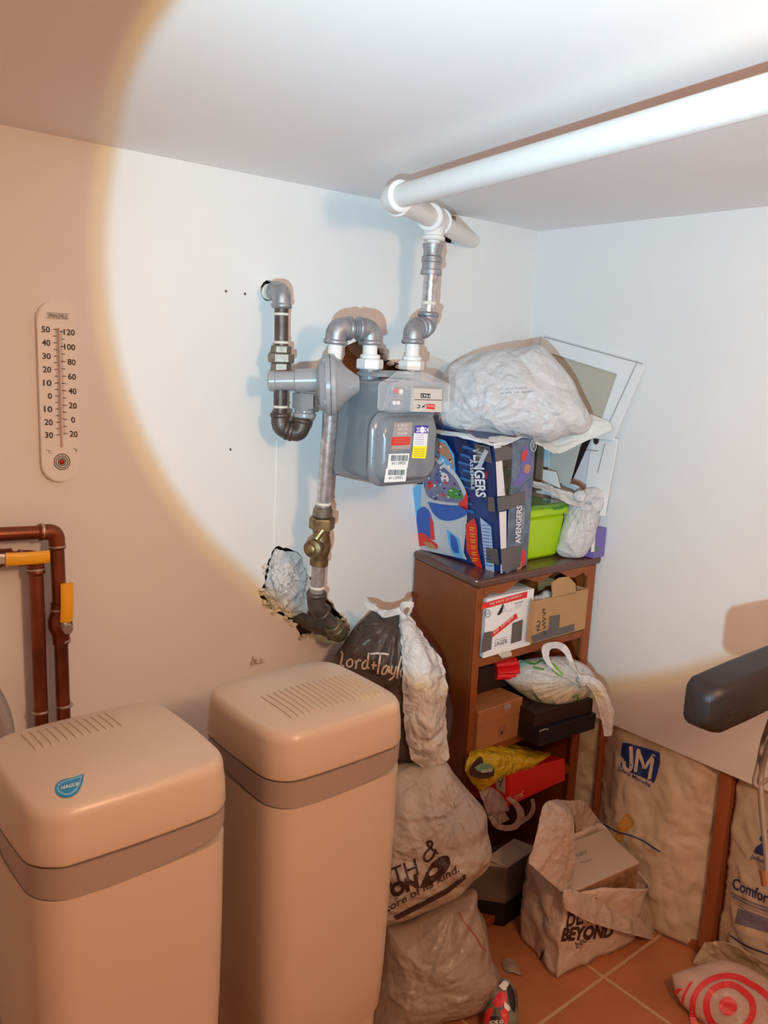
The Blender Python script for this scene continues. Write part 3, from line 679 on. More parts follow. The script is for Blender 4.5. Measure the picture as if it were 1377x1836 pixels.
# index
ix0, ix1 = -.868, -.700
bm = NB(); hexa(bm, [(ix0+.02, -.31, 1.528), (ix1, -.31, 1.528), (ix1, -.24, 1.528), (ix0+.02, -.24, 1.528)], [(ix0+.045, -.31, 1.60), (ix1-.02, -.31, 1.592), (ix1-.02, -.25, 1.592), (ix0+.045, -.25, 1.60)], .008); mk('index_housing', bm, METL, gm)
bm = NB(); L = [Vector((ix0, -.36, 1.528)), Vector((ix1+.012, -.36, 1.528)), Vector((ix1+.012, -.36, 1.592)), Vector((ix1-.01, -.36, 1.598)), Vector((ix0+.10, -.36, 1.618)), Vector((ix0+.05, -.36, 1.618)), Vector((ix0+.035, -.36, 1.598)), Vector((ix0, -.36, 1.59))]
prism(bm, L, (0, .055, 0)); bmesh.ops.bevel(bm, geom=list(bm.edges), offset=.004, segments=2, affect='EDGES'); mk('index_cover', bm, CLEAR, gm, 'clear plastic index cover')
pp = Vector((0, -.366, 1.55)); IP = [Y(744, 696, -.366), Y(793, 698, -.366), Y(792, 739, -.366), Y(740, 738, -.366)]
bm = NB(); prism(bm, IP, (0, .010, 0)); pl = mk('index_plate', bm, mat('index_plate_paint', (.60, .54, .48), .5), gm)
decal('counter_window', [(754, 705), (771, 706), (771, 714), (754, 713)], pp, NY, INK, pl, .0008)
text('counter_digits', '1731', (755.5, 712), (769.5, 713), (755.5, 707), pp, NY, STW, pl, .0012, bold=.02)
strokes('plate_line', [[(743, 716.5), (792, 717.5)]], 1.2, pp, NY, INKB, pl, .0008)
decal('warning_patch', [(765, 724), (780, 725), (779, 734), (764, 733)], pp, NY, REDP, pl, .0008, label='red warning patch')
text('plate_print', 'CAUTION', (766, 729), (778, 730), (766, 726), pp, NY, STW, pl, .0012)
strokes('dial_mark', [[(748, 726), (752, 727), (751, 731), (747, 731)], [(756, 731), (763, 725)], [(757, 728), (761, 730)]], 1.4, pp, NY, INK, pl, .001)
for (px, py, r_, m_) in ((709, 701, .0065, REDP), (718, 702, .0065, WHITEP), (706, 722, .005, WHITEP), (713, 722, .005, WHITEP)):
    bm = NB(); lathe(bm, Y(px, py, -.334), NY, [(0, r_), (.004, r_), (.006, r_*.5)], 14); mk('index_knob', bm, m_, gm, 'red seal button' if m_ is REDP else 'white button')
# labels on the front cover
fp = Vector((0, FY, 1.44)); ON = .0008
def rpx(x0, y0, x1, y1, sk=0, dy=0): return [(x0, y0), (x1, y0+dy), (x1-sk, y1+dy), (x0-sk, y1)]
pl = decal('nameplate', [(706, 758), (739, 757), (735, 805), (701, 806)], fp, NY, PLATE, gm, ON, label='grey metal nameplate')
decal('nameplate_band', [(702.5, 784), (735.5, 783), (734, 797), (701.5, 799)], fp, NY, REDP, pl, ON*2, label='red nameplate band')
for i, s_ in enumerate(('E  Btuu', 'NO. 36', '3521BF')): text('nameplate_print', s_, (712, 765+i*6.5+(i == 2)*1.5), (729, 764+i*6.5+(i == 2)*1.5), (712.3, 761+i*6.5+(i == 2)*1.5), fp, NY, STW, pl, ON*3)
for i in range(3): strokes('red_band_print', [[(705, 787.5+i*3.5), (733, 786.5+i*3.5)]], .6, fp, NY, PLATE, pl, ON*3)
st = decal('year_sticker', [(743, 763), (768, 763), (765, 800), (740, 799.5)], fp, NY, STW, gm, ON, label='white year sticker')
decal('year_band', [(743, 763), (768, 763), (767, 777), (742, 776.5)], fp, NY, STB, st, ON*2, label='blue band')
decal('warning_band', [(740, 799.5), (765, 800), (762, 822), (737, 821)], fp, NY, YELP, st, ON*2, label='yellow warning band')
text('year_print', '20', (745, 775), (752, 775), (745.5, 766), fp, NY, STW, st, ON*3, bold=.02); text('year_print', '24', (760, 775), (767, 775), (760.5, 766), fp, NY, STW, st, ON*3, bold=.02)
decal('year_seal', [(756+4.6*math.cos(a), 770.5+5.6*math.sin(a)) for a in np.linspace(0, 2*PI, 17)[:-1]], fp, NY, STW, st, ON*3)
for i in range(5): strokes('sticker_line', [[(744-i*.3, 780+i*4), (760-i*.3, 780+i*4)]], .6, fp, NY, STB, st, ON*2)
for i in range(4): strokes('yellow_print', [[(741-i*.3, 805+i*4), (760-i*.3, 805.4+i*4)]], .8, fp, NY, YELD, st, ON*3)
random.seed(5)
for (x0, y0, x1, y1, x2, y2, x3, y3) in ((697, 814, 734, 813, 730, 839, 694, 840), (692, 840, 729, 839, 727, 863, 688, 865)):
    s2 = decal('barcode_sticker', [(x0, y0), (x1, y1), (x2, y2), (x3, y3)], fp, NY, STW, gm, ON, label='white barcode sticker'); lines = []; bars = NB()
    x = x0+4.0
    while x < x1-4:
        w_ = random.choice((.6, .9, 1.3)); k = (y2-y0)*.42
        L = [PL(x, y0+2, fp, NY), PL(x+w_, y0+2, fp, NY), PL(x+w_-1, y0+2+k, fp, NY), PL(x-1, y0+2+k, fp, NY)]
        bars.faces.new([bars.verts.new(p+NY*ON*2) for p in L]); x += w_+random.choice((.5, .8, 1.1))
    mk('barcode', bars, INK, s2)
    text('barcode_number', '4113905', (x0+4, y0+19.5), (x1-8, y1+19.5), (x0+4.5, y0+14.2), fp, NY, INK, s2, ON*2)
# ================================================================== OUTLET PIPE and white painted line
go = thing('gas_outlet_pipe', 'white painted gas pipe from the meter outlet up and out along the ceiling', 'pipe', (-.69, -.22, 1.65))
o0 = Vector((Y(738, 652, -.22).x, -.22, 1.645)); o1 = Vector((o0.x, -.22, Y(741, 590, -.22).z)); o2 = Y(768, 583, -.185); 
tz = 1.988; t0 = Vector((Y(779, 402, -.185).x, -.185, tz)); o2 = Vector((Y(766, 586, -.185).x, -.185, Y(766, 586, -.185).z))
mk('pipe', T([o0, o1], RR), PIPEW, go, auto=40)
mid = o1.lerp(o2, .5)
bm = NB(); elbow(bm, o0, o1, o2, RR*1.40, .034, 1.14); mk('elbow', bm, GALVD, go, auto=50)
bm = NB(); elbow(bm, o1, o2, t0, RR*1.40, .034, 1.14); mk('elbow', bm, GALVD, go, auto=50)
ua = (t0-o2).normalized(); cz = o2+ua*((Y(772, 470, -.185)-o2).dot(ua))
mk('pipe', T([o2+ua*.02, cz], RR), GALV, go, auto=40)
mk('pipe', T([cz, t0], RR*.98), PIPEW, go, auto=40)
bm = NB(); lathe(bm, cz-ua*.030, ua, [(0, .0265), (.010, .0265), (.013, .0235), (.028, .0235), (.030, .026), (.042, .026), (.045, .0225), (.058, .0225), (.066, .0255), (.074, .0255)], 22); mk('coupling', bm, GALVD, go, auto=35)
bm = NB(); bandc(bm, o2+ua*.058, ua, .012, RR*1.08); mk('sealant_ring', bm, TAPEW, go)
RW = .0235
e0 = Vector((-.377, .03, 1.995)); e1 = Z(703, 356, tz-.010); d1 = (e1-t0).normalized(); e0 = t0-d1*((t0.y-.03)/-d1.y if d1.y else .2)*1.0
e0 = t0+(t0-e1).normalized()*((.03-t0.y)/((t0-e1).normalized().y)); e0.z = 1.99
mk('pipe', T([t0, e0], RW), PIPEW, go, auto=40)
mk('pipe', T([t0, e1], RW), PIPEW, go, auto=40)
bm = NB(); bandc(bm, t0, d1, .085, RW*1.22); cyl(bm, t0, t0-ua*.045, RR*1.45); bandc(bm, t0-ua*.045, ua, .012, RR*1.65); bandc(bm, t0+d1*.042, d1, .012, RW*1.42); bandc(bm, t0-d1*.042, d1, .012, RW*1.42); mk('tee', bm, PIPEW, go, auto=35)
e2 = Z(1370, 170, tz-.010); dd = (e2-e1).normalized(); e3 = e1+dd*2.3
bm = NB(); elbow(bm, t0, e1, e2, RW*1.22, .040, 1.14); mk('elbow', bm, PIPEW, go, auto=50)
mk('long_pipe', T([e1, e3], RW), PIPEW, go, auto=40)
# ================================================================== BOOKCASE
bc = thing('bookcase', 'dark reddish wooden bookcase crammed with boxes and bags in the corner', 'bookcase', (-.25, -.17, 0))
ZT = 1.088; xl = -.530; xr = -.022; yf = -.330; SK = .075      # back leans slightly right
def q(x, y): return (x+SK*(y-yf)/-yf if x < -.2 else x, y)
bm = NB(); f = lambda x0, x1, y0, y1, z0, z1, bev=.002: hexa(bm, [(*q(x0, y0), z0), (*q(x1, y0), z0), (*q(x1, y1), z0), (*q(x0, y1), z0)], [(*q(x0, y0), z1), (*q(x1, y0), z1), (*q(x1, y1), z1), (*q(x0, y1), z1)], bev)
f(xl-.002, xr+.018, yf-.016, -.004, ZT-.022, ZT, .007); mk('top_board', bm, WOODT, bc)
bm = NB(); f(xl, xl+.018, yf, -.010, 0, ZT-.0225); mk('side_panel', bm, WOOD, bc)
bm = NB(); f(xr-.018, xr, yf, -.010, 0, ZT-.0225); mk('side_panel', bm, WOOD, bc)
bm = NB(); f(xl+.0005, xl+.026, yf-.012, yf-.0005, 0, ZT-.0225, .003); mk('front_stile', bm, WOOD, bc)
bm = NB(); f(xr-.036, xr-.0005, yf-.012, yf-.0005, 0, ZT-.0225, .003); mk('front_stile', bm, WOOD, bc)
bm = NB(); f(xl+.019, xr-.019, -.018, -.012, .03, ZT-.023); mk('back_panel', bm, WOOD, bc)
for zt in (.868, .600, .425, .035):
    bm = NB(); f(xl+.0185, xr-.0185, yf+.001, -.019, zt-.018, zt); 
    f(xl+.0265, xr-.0365, yf-.010, yf, zt-.026, zt, .003); mk('shelf', bm, WOOD, bc)
# scalloped apron
xa, xb = xl+.0265, xr-.0365; N = 40; lo = []
for k in range(N+1):
    t = k/N; u = abs(2*t-1); z = ZT-.030-.020*(u**2)-.010*math.cos(u*PI*3)-(.012 if u > .93 else 0); lo.append(Vector((xa+(xb-xa)*t, yf-.010, z)))
bm = NB(); prism(bm, lo+[Vector((xb, yf-.010, ZT-.0225)), Vector((xa, yf-.010, ZT-.0225))], (0, .012, 0)); mk('apron', bm, WOOD, bc)
bm = NB(); lathe(bm, (xl-.013, yf-.016, ZT), NZ, [(0, .0035), (.0015, .003), (.002, .001)], 10); mk('varnish_drip', bm, WHITEP, bc, 'pale chip on the front corner')
# ================================================================== generic open/closed boxes
def corners(c, ux, uy, w_, d_):
    c = Vector(c); ux = Vector(ux).normalized(); uy = Vector(uy).normalized(); return [c, c+ux*w_, c+ux*w_+uy*d_, c+uy*d_]
def solidbox(name, bl, tl, m, parent=None, bev=.0015, label=None): bm = NB(); hexa(bm, bl, tl, bev, 1); return mk(name, bm, m, parent, label)
def lift(bl, h): return [Vector(p)+Vector((0, 0, h)) for p in bl]
def nrm(a, b, c):
    n = (Vector(b)-Vector(a)).cross(Vector(c)-Vector(a)).normalized(); return n if n.dot(CAM-Vector(a)) > 0 else -n
# ------------------------------------------------------------------ toy box
tb = thing('toy_box', 'battered blue toy carton standing on end, patched with grey tape, on the bookcase', 'box', (-.43, -.17, ZT))
bFL = Z(902, 1029, ZT+.001); bFR = Z(945, 1014, ZT+.001); bBL = Z(735, 979, ZT+.001); bBL = Vector((bBL.x+.004, min(bBL.y, -.012), bBL.z)); bBR = bBL+(bFR-bFL)*1.1; bBR.y = min(bBR.y, -.010)
tFL = Y(884, 795, bFL.y-.004); tFR = Y(962, 788, bFR.y+.006); tBL = Y(742, 745, -.014); tBR = tFR+(tBL-tFL); tBR.y = -.012; tBR.z = tBL.z
tFR.z = min(tFR.z, tFL.z+.004)
solidbox('carton', [bFL, bFR, bBR, bBL], [tFL, tFR, tBR, tBL], mat('print_deep_blue', (.012, .045, .20), .35, var=.6, vs=12), tb, .002)
LF = nrm(bFL, bBL, tFL); FF = nrm(bFL, bFR, tFR); o = .0012
# art on the long side: plain shapes in the colours of the print
D = lambda nm, pts, m, k=1, c=False, lab=None: decal(nm, pts, bFL, LF, m, tb, o+.0005*k, label=lab, curve=c)
D('printed_panel', [(737, 882), (742, 868), (760, 868), (764, 880), (800, 932), (838, 912), (838, 930), (832, 990), (838, 1003), (812, 997), (746, 983), (737, 976)], PGREY, 1)
D('printed_panel', [(737, 880), (750, 868), (757, 870), (751, 980), (742, 975), (733, 972)], LBLUE, 2)
D('printed_panel', [(778, 782), (800, 790), (815, 815), (818, 850), (790, 825), (778, 812)], LBLUE, 2)
D('printed_panel', [(784, 792), (800, 796), (812, 820), (814, 836), (798, 818), (786, 808)], SKINP, 3, True)
D('printed_panel', [(776, 815), (795, 828), (820, 850), (838, 885), (832, 905), (775, 900), (762, 880), (760, 860), (768, 850)], PGREY, 3, True)
D('printed_panel', [(774, 822), (795, 836), (818, 858), (832, 888), (826, 901), (775, 894), (763, 876), (762, 858)], MAUV, 4, True)
D('printed_panel', [(812, 872), (826, 880), (831, 893), (808, 891), (805, 880)], GREENP, 5, True)
D('printed_panel', [(768, 862), (775, 862), (778, 872), (770, 874)], REDP, 5, True)
D('printed_panel', [(792, 845), (803, 850), (806, 862), (794, 862)], WHITEC, 5, True)
D('printed_panel', [(838, 880), (841, 892), (840, 915), (830, 910), (822, 903), (832, 896)], REDP, 5)
D('printed_panel', [(768, 899), (800, 905), (838, 909), (838, 922), (815, 932), (795, 932), (780, 922)], BLUE, 5, True)
D('printed_panel', [(749, 915), (760, 908), (772, 918), (778, 945), (779, 966), (768, 963), (748, 955)], BLUE, 3, True)
D('printed_panel', [(772, 922), (778, 935), (781, 968), (773, 966)], REDP, 4)
D('printed_panel', [(748, 957), (760, 955), (775, 968), (786, 977), (783, 984), (765, 978), (747, 978)], REDP, 4, True)
D('printed_panel', [(760, 970), (775, 973), (784, 982), (770, 981)], SKINP, 5, True)
D('printed_panel', [(802, 948), (824, 965), (832, 1002), (812, 992), (806, 975)], LBLUE, 4)
D('printed_panel', [(808, 955), (820, 966), (824, 990), (812, 984)], BLUE, 5, True)
D('printed_panel', [(852, 928), (857, 944), (858, 985), (866, 1018), (862, 1021), (848, 1007), (838, 985), (836, 940), (846, 932)], REDP, 4)
for i in range(6): strokes('orange_print', [[(844+i*.8, 945+i*11), (853+i*1, 946+i*11)], [(844+i*.8, 949+i*11), (852+i*1, 950+i*11)]], 1.6, bFL, LF, YEL, tb, o+.003)
D('printed_panel', [(862, 927), (882, 943), (888, 1026), (872, 1020)], mat('print_pale_blue', (.40, .50, .66), .4), 4)
for i in range(13): strokes('blue_print', [[(866+i*.4, 940+i*6), (881+i*.3, 942+i*6)]], 1.2, bFL, LF, BLUE, tb, o+.003)
D('printed_panel', [(816, 785), (838, 790), (842, 800), (824, 815), (818, 806)], NAVY, 2)
random.seed(12)
for i in range(46):
    x = random.uniform(768, 828); y = random.uniform(838, 892)
    if y < 815+(x-765)*.95: continue
    m_ = random.choice((REDP, LBLUE, WHITEC, NAVY, MAUV, BLUE, GREENP if x > 808 else PGREY)); w_ = random.uniform(2, 4.5)
    D('print_fleck', [(x, y), (x+w_, y+random.uniform(-1, 2)), (x+w_*.8, y+w_), (x-random.uniform(0, 1), y+w_*.8)], m_, 7)
for i in range(16):
    x = random.uniform(783, 812); y = random.uniform(796, 838)
    if y < 790+(x-783)*1.0: continue
    D('print_fleck', [(x, y), (x+4, y+1), (x+3, y+5), (x-1, y+4)], random.choice((REDP, SKINP, WHITEC, INKB)), 7)
for i in range(9): strokes('blue_streak', [[(820+random.uniform(0, 12), 800+i*14), (846+random.uniform(-2, 6), 806+i*14)]], random.uniform(1.5, 5), bFL, LF, mat('streak_blue', (.02, .14, .38), .35) if i == 0 else bpy.data.materials['streak_blue'], tb, o+.0012)
text('title_lettering', 'VENGERS', (849, 800), (855, 890), (868, 800), bFL, LF, WHITEC, tb, o+.003, bold=.03, label='white block title running down the carton')
text('subtitle_lettering', 'ASSEMBLE', (844, 822), (847, 877), (850, 822), bFL, LF, WHITEC, tb, o+.003, bold=.01)
text('maker_mark', 'MARVEL', (871, 845), (872, 859), (876, 845), bFL, LF, REDP, tb, o+.003)
text('maker_mark', 'MARVEL', (736, 956), (737, 970), (740, 956), bFL, LF, WHITEC, tb, o+.003)
Fd = lambda nm, pts, m, k=1, c=False, lab=None: decal(nm, pts, bFL, FF, m, tb, o+.0005*k, label=lab, curve=c)
Fd('printed_panel', [(916, 790), (959, 786), (944, 1012), (906, 1028)], mat('print_slate', (.16, .21, .30), .35, var=.5, vs=25), 1)
Fd('printed_panel', [(935, 805), (945, 800), (952, 830), (950, 850), (938, 862), (925, 872), (920, 865), (932, 845)], mat('print_violet', (.15, .12, .40), .4), 2, True)
Fd('printed_panel', [(934, 812), (944, 806), (941, 824), (934, 826)], REDP, 3, True)
Fd('printed_panel', [(940, 832), (950, 835), (946, 848), (938, 846)], SKINP, 3, True)
Fd('printed_panel', [(944, 862), (953, 858), (951, 885), (942, 895), (930, 885), (934, 872)], MAUV, 3, True)
Fd('printed_panel', [(935, 985), (941, 990), (939, 1012), (928, 1018), (930, 1000)], REDP, 3, True)
Fd('printed_panel', [(927, 1010), (934, 1006), (933, 1018), (925, 1022)], SKINP, 4, True)
strokes('round_emblem', [[(954+5*math.cos(a), 799+10*math.sin(a)) for a in np.linspace(0, 2*PI, 21)]], 1.6, bFL, FF, PGREY, tb, o+.003, smooth=False)
text('round_emblem', 'A', (951.5, 804), (956.5, 803), (951.5, 794), bFL, FF, PGREY, tb, o+.003)
text('title_lettering', 'AVENGERS', (931, 974), (934, 906), (921, 975), bFL, FF, WHITEC, tb, o+.003, bold=.03, label='white title running up the narrow end')
text('subtitle_lettering', 'ASSEMBLE', (936.5, 948), (939, 910), (932.5, 948), bFL, FF, PGREY, tb, o+.003)
Fd('torn_opening_shade', [(898, 798), (917, 796), (917, 815), (915, 862), (911, 890), (903, 890), (899, 840)], INKB, 3, lab='dark torn opening')  # flat dark patch paints the shade inside the torn end
Fd('white_label', [(887, 825), (898, 822), (904, 888), (890, 890)], WHITEC, 4)
Fd('white_label', [(893, 918), (906, 916), (906, 982), (896, 984)], WHITEC, 4)
Fd('white_label', [(883, 795), (897, 793), (897, 804), (884, 805)], WHITEC, 4)
Fd('white_label', [(896, 1012), (902, 1010), (901, 1025), (896, 1028)], WHITEC, 4)
Fd('duct_tape', [(884, 804), (906, 800), (917, 803), (917, 822), (886, 828)], DUCT, 5, lab='grey duct tape patch')
Fd('duct_tape', [(889, 892), (940, 880), (939, 905), (891, 917)], DUCT, 5, lab='grey duct tape patch')
Fd('duct_tape', [(896, 984), (934, 978), (931, 1016), (898, 1026)], DUCT, 5, lab='grey duct tape patch')
D('duct_tape', [(852, 794), (880, 800), (885, 830), (870, 826), (857, 830)], DUCT, 6, lab='grey duct tape patch')
D('duct_tape', [(877, 890), (888, 891), (890, 917), (877, 915)], DUCT, 6, lab='grey duct tape patch')
D('duct_tape', [(873, 980), (894, 984), (897, 1012), (874, 1006)], DUCT, 6, lab='grey duct tape patch')
strokes('loose_tape_end', [[(876, 806), (868, 822), (862, 838)]], 8, bFL, LF, PGREY, tb, o+.006, label='loose silvery tape end')
# top flaps
hz = max(tFL.z, tBL.z)+.003
bm = sheet([[Y(783, 770, -.10), Y(800, 772, -.20), Y(842, 778, -.30)], [Y(790, 778, -.16)+Vector((0, 0, .002)), Y(840, 786, -.28), Y(888, 800, -.35)], [Y(860, 770, -.12), Y(900, 780, -.26), Y(935, 785, -.35)]], amp=.004, s=16, n=6)
mk('top_flap', bm, WHITEC, tb, 'crumpled pale top flap')
# tinsel inside the torn end
bm = NB(); random.seed(3)
for k in range(260):
    c = PL(random.uniform(901, 913), random.uniform(826, 892), bFL, FF)+FF*.001; d = Vector((random.gauss(0, 1), random.gauss(-.2, .5), random.gauss(0, 1))).normalized()*random.uniform(.006, .012)
    if d.dot(FF) < 0: d -= FF*2*d.dot(FF)
    s_ = d.cross(FF).normalized()*.0008; v = [bm.verts.new(p) for p in (c-s_, c+s_, c+d+FF*.0035)]; bm.faces.new(v)
tag(mk('green_tinsel', bm, mat('tinsel', (.03, .09, .03), .35)), 'dark green tinsel poking through the torn end of the toy carton', 'tinsel', kind='stuff')
# ------------------------------------------------------------------ lime bin
lb = thing('storage_bin', 'lime green plastic storage bin with translucent lid on the bookcase', 'bin', (-.2, -.2, ZT))
zz = ZT+.002; a = Z(942, 1006, zz); b_ = Z(1000, 996, zz); w_ = b_.x-a.x; yb0 = (a.y+b_.y)/2
x0 = a.x-.045; x1 = b_.x-.002; xt1 = Y(1016, 905, yb0-.01).x; zt = Y(1000, 908, yb0).z; DP = .20
bl = [Vector((x0, yb0, zz)), Vector((x1, yb0, zz)), Vector((x1, yb0+DP, zz)), Vector((x0, yb0+DP, zz))]
tl = [Vector((x0-.01, yb0-.010, zt-.022)), Vector((xt1, yb0-.010, zt-.022)), Vector((xt1, yb0+DP+.01, zt-.022)), Vector((x0-.01, yb0+DP+.01, zt-.022))]
solidbox('tub', bl, tl, LIME, lb, .008)
rim = [p+Vector((s1*.008, s2*.008, .001)) for p, (s1, s2) in zip(tl, ((-1, -1), (1, -1), (1, 1), (-1, 1)))]
solidbox('rim', rim, lift(rim, .022), LIME, lb, .004)
bm = NB(); hexa(bm, lift(rim, .0225), [p+Vector((0, 0, .034)) for p in tl], .004); mk('lid', bm, LIMEL, lb, 'darker translucent green lid')
xm = (x0+xt1)/2+.05; bm = NB(); box(bm, xm-.022, xm+.022, yb0-.0205, yb0-.017, zt-.004, zt+.004, .001); mk('latch_notch', bm, GREENP, lb)
# ------------------------------------------------------------------ purple carton
pc = thing('purple_box', 'small purple carton with a white label near the wall end of the bookcase top', 'box', (-.03, -.3, ZT))
A_ = Z(1062, 994, zz); B_ = Z(1087, 990, zz); 
bl = [A_, B_, B_+Vector((.0, .055, 0)), A_+Vector((0, .055, 0))]; B_.x = min(B_.x, -.014); 
hP = Y(1062, 948, A_.y).z-zz
A_ = Vector((-.058, -.354, zz)); hP = .088; bl = [A_, Vector((-.005, -.354, zz)), Vector((-.005, -.30, zz)), Vector((-.062, -.30, zz))]
solidbox('carton', bl, lift(bl, hP), PURP, pc, .001)
N_ = NY; decal('white_label', [(1061, 962), (1067, 961), (1065, 989), (1059, 990)], A_, N_, WHITEC, pc, .001)
decal('green_print', [(1067, 980), (1072, 979), (1071, 988), (1066, 989)], A_, N_, GREENP, pc, .0012)
# ------------------------------------------------------------------ frames leaning on the right wall
def leanframe(name, lab, P, inner, th, mf, mi, cat='frame', layers=()):
    """P: outline world points (on the leaning plane), built as a rim with a sunken panel"""
    n = (P[1]-P[0]).cross(P[2]-P[0]).normalized(); n = n if n.dot(CAM-P[0]) > 0 else -n
    t = thing(name, lab, cat, sum(P, Vector())/4)
    k = len(P)
    for i in range(k):
        bm = NB(); a, b = P[i], P[(i+1) % k]; c, d = inner[(i+1) % k], inner[i]
        hexa(bm, [a-n*th, b-n*th, c-n*th, d-n*th], [a, b, c, d], .0008, 1); mk('rail', bm, mf, t)
    bm = NB(); prism(bm, [p-n*.006 for p in inner], -n*.003); mk('backing', bm, mi, t)
    return t, n
XW = -.013
P = [X(972, 601, XW), X(1156, 652, XW), X(1098, 790, -.045), X(940, 770, -.045)]
inn = [X(986, 633, XW-.005), X(1106, 671, XW-.006), X(1078, 752, -.036), X(965, 745, -.040)]
BEIGE = mat('beige_backing', (.50, .45, .36), .7)
fr, fn = leanframe('picture_frame', 'white framed panel with beige backing leaning on the wall above the bags', P, inn, .008, WHITEC, BEIGE, 'picture frame')
sA = [X(1147, 649, XW-.003), X(1156, 652, XW-.002), X(1100, 788, -.047), X(1093, 787, -.048)]
strokes('rail_groove', [[(1142, 650), (1087, 770)]], 1.5, P[0], fn, GREYC, fr, .001, smooth=False)
strokes('rail_edge', [[(975, 604), (1153, 653)]], 1.6, P[0], fn, GREYC, fr, .001, smooth=False)
P2 = [X(1000, 745, -.03), X(1108, 787, -.022), X(1084, 925, -.055), X(985, 930, -.055)]
in2 = [X(1008, 765, -.032), X(1062, 780, -.028), X(1045, 905, -.058), X(998, 900, -.058)]
fr2, fn2 = leanframe('wall_panel', 'white slotted shelf panel leaning on the wall behind the small white bag', P2, in2, .006, WHITEC, mat('pale_panel', (.70, .70, .76), .5), 'panel')
pt2 = P2[0]
decal('dark_slot', [(1069+5*math.cos(a), 790+7*math.sin(a)) for a in np.linspace(0, PI, 9)]+[(1064, 776), (1075, 774)], X(1069, 788, -.035), NX, INKB, fr2, .001, label='dark slot')
strokes('panel_line', [[(1050, 806), (1073, 809)], [(1085, 795), (1066, 870)]], 1.4, X(1060, 806, -.04), NX, GREYC, fr2, .001, smooth=False)
st_ = thing('dark_strap', 'dark flat bar leaning diagonally in front of the white slotted panel', 'bar', X(1030, 830, -.08))
bm = NB(); a, b, c, d = X(1046, 790, -.075), X(1058, 788, -.075), X(1022, 868, -.085), X(1009, 868, -.085); prism(bm, [a, b, c, d], (.004, 0, 0)); mk('bar', bm, BLACKC, st_)
bp_ = thing('clear_panel', 'grey glass panel standing behind the lime bin', 'panel', X(1000, 830, -.12))
bm = NB(); prism(bm, [X(985, 795, -.10), X(1042, 790, -.095), X(1020, 870, -.11), X(982, 860, -.11)], (.004, 0, 0)); mk('pane', bm, mat('grey_glass', (.48, .49, .46), .15), bp_)
bm = NB(); prism(bm, [X(972, 785, -.112), X(985, 790, -.112), X(984, 838, -.118), X(972, 836, -.118)], (.005, 0, 0)); mk('edge_strip', bm, mat('pale_blue_edge', (.50, .62, .72), .4), bp_, 'pale blue edge strip')
top('brown_bracket', T([X(972, 838, -.10), X(998, 839, -.10), X(1006, 860, -.10), X(1024, 864, -.10), X(1036, 866, -.10), X(1048, 876, -.10)], .0055, .012), mat('brown_trim', (.20, .075, .04), .5), 'curved brown moulding above the small white bag', 'moulding')
bm = NB(); prism(bm, [X(966, 840, -.145), X(996, 846, -.145), X(1004, 875, -.145), X(966, 862, -.145)], (.003, 0, 0)); wp = top('white_plate', bm, WHITEC, 'small white plate with two screw holes behind the lime bin lid', 'plate')
bm = NB(); prism(bm, [X(952, 790, -.16), X(974, 795, -.16), X(970, 880, -.16), X(950, 880, -.16)], (.004, 0, 0)); top('brown_board', bm, mat('brown_board_', (.20, .14, .10), .6), 'brown board standing between the toy carton and the clear panel', 'board')
# ------------------------------------------------------------------ bag lying across the top
BC = Y(900, 705, -.20); NB1 = Vector((-.62, -.66, .42)).normalized()
bm = bag([(787, 752), (790, 705), (800, 662), (835, 642), (880, 634), (925, 629), (970, 622), (1000, 652), (1030, 690), (1052, 735), (1057, 762), (1045, 776), (1015, 783), (985, 792), (930, 784), (885, 778), (855, 777), (830, 782), (805, 768)], BC, NB1, .095, .05, amp=.016, s=7.5, folds=[(855, 777, 4, .010, .2), (970, 622, 4, .008, .16)], seed=2, na=190, nr=60)
tr = tree(bm); tbag = top('white_bag', bm, BAGW, 'large crumpled white bag lying over the toy carton under the leaning frame', 'bag', smooth=True)
text('faint_print', 'thank you for shopping', (905, 701), (945, 698), (905, 696), BC, NB1, GREYC, tbag, .0015, tr); text('faint_print', 'with us again', (897, 709), (957, 705), (897, 703), BC, NB1, GREYC, tbag, .0015, tr)
bm = sheet([[Y(925, 775, -.24), X(985, 765, -.16), X(1040, 745, -.10), X(1062, 742, -.06)], [Y(930, 788, -.30), X(985, 785, -.20), X(1045, 770, -.12), X(1092, 756, -.05)], [Y(962, 792, -.30), X(998, 812, -.23), X(1045, 793, -.14), X(1098, 770, -.06)]], amp=.006, s=14)
top('crumpled_paper', bm, mat('off_white_paper', (.74, .73, .68), .7), 'flat off-white paper sack end sticking out under the large white bag', 'paper')
# ------------------------------------------------------------------ small white bag beside the lime bin
SB = Z(1025, 998, ZT); SB = Vector((-.085, -.315, ZT+.08)); ns_ = Vector((-.60, -.76, .15)).normalized()
bm = bag([(1018, 905), (1030, 885), (1050, 876), (1078, 870), (1090, 876), (1086, 898), (1076, 915), (1070, 948), (1060, 978), (1042, 999), (1012, 998), (997, 988), (1003, 965), (1012, 935)], SB, ns_, .045, .03, amp=.008, s=14, folds=[(1045, 888, 6, .008, .12)], seed=5, flatbot=ZT+.002)
sb = top('white_bag', bm, BAGW, 'small knotted white bag standing between the lime bin and the purple carton', 'bag', smooth=True)
bm = sheet([[Y(955, 861, -.26), Y(975, 867, -.28), Y(1000, 876, -.30), Y(1030, 884, -.32), Y(1052, 890, -.33)], [Y(955, 871, -.29), Y(980, 880, -.31), Y(1003, 893, -.33), Y(1024, 905, -.345), Y(1045, 908, -.35)]], amp=.004, s=20, n=6)
mk('bag_handle', bm, BAGW, sb, 'handle laid over the bin lid')
bm = NB(); c = Y(1040, 890, -.345)
t = bmesh.new(); bmesh.ops.create_icosphere(t, subdivisions=4, radius=.018)
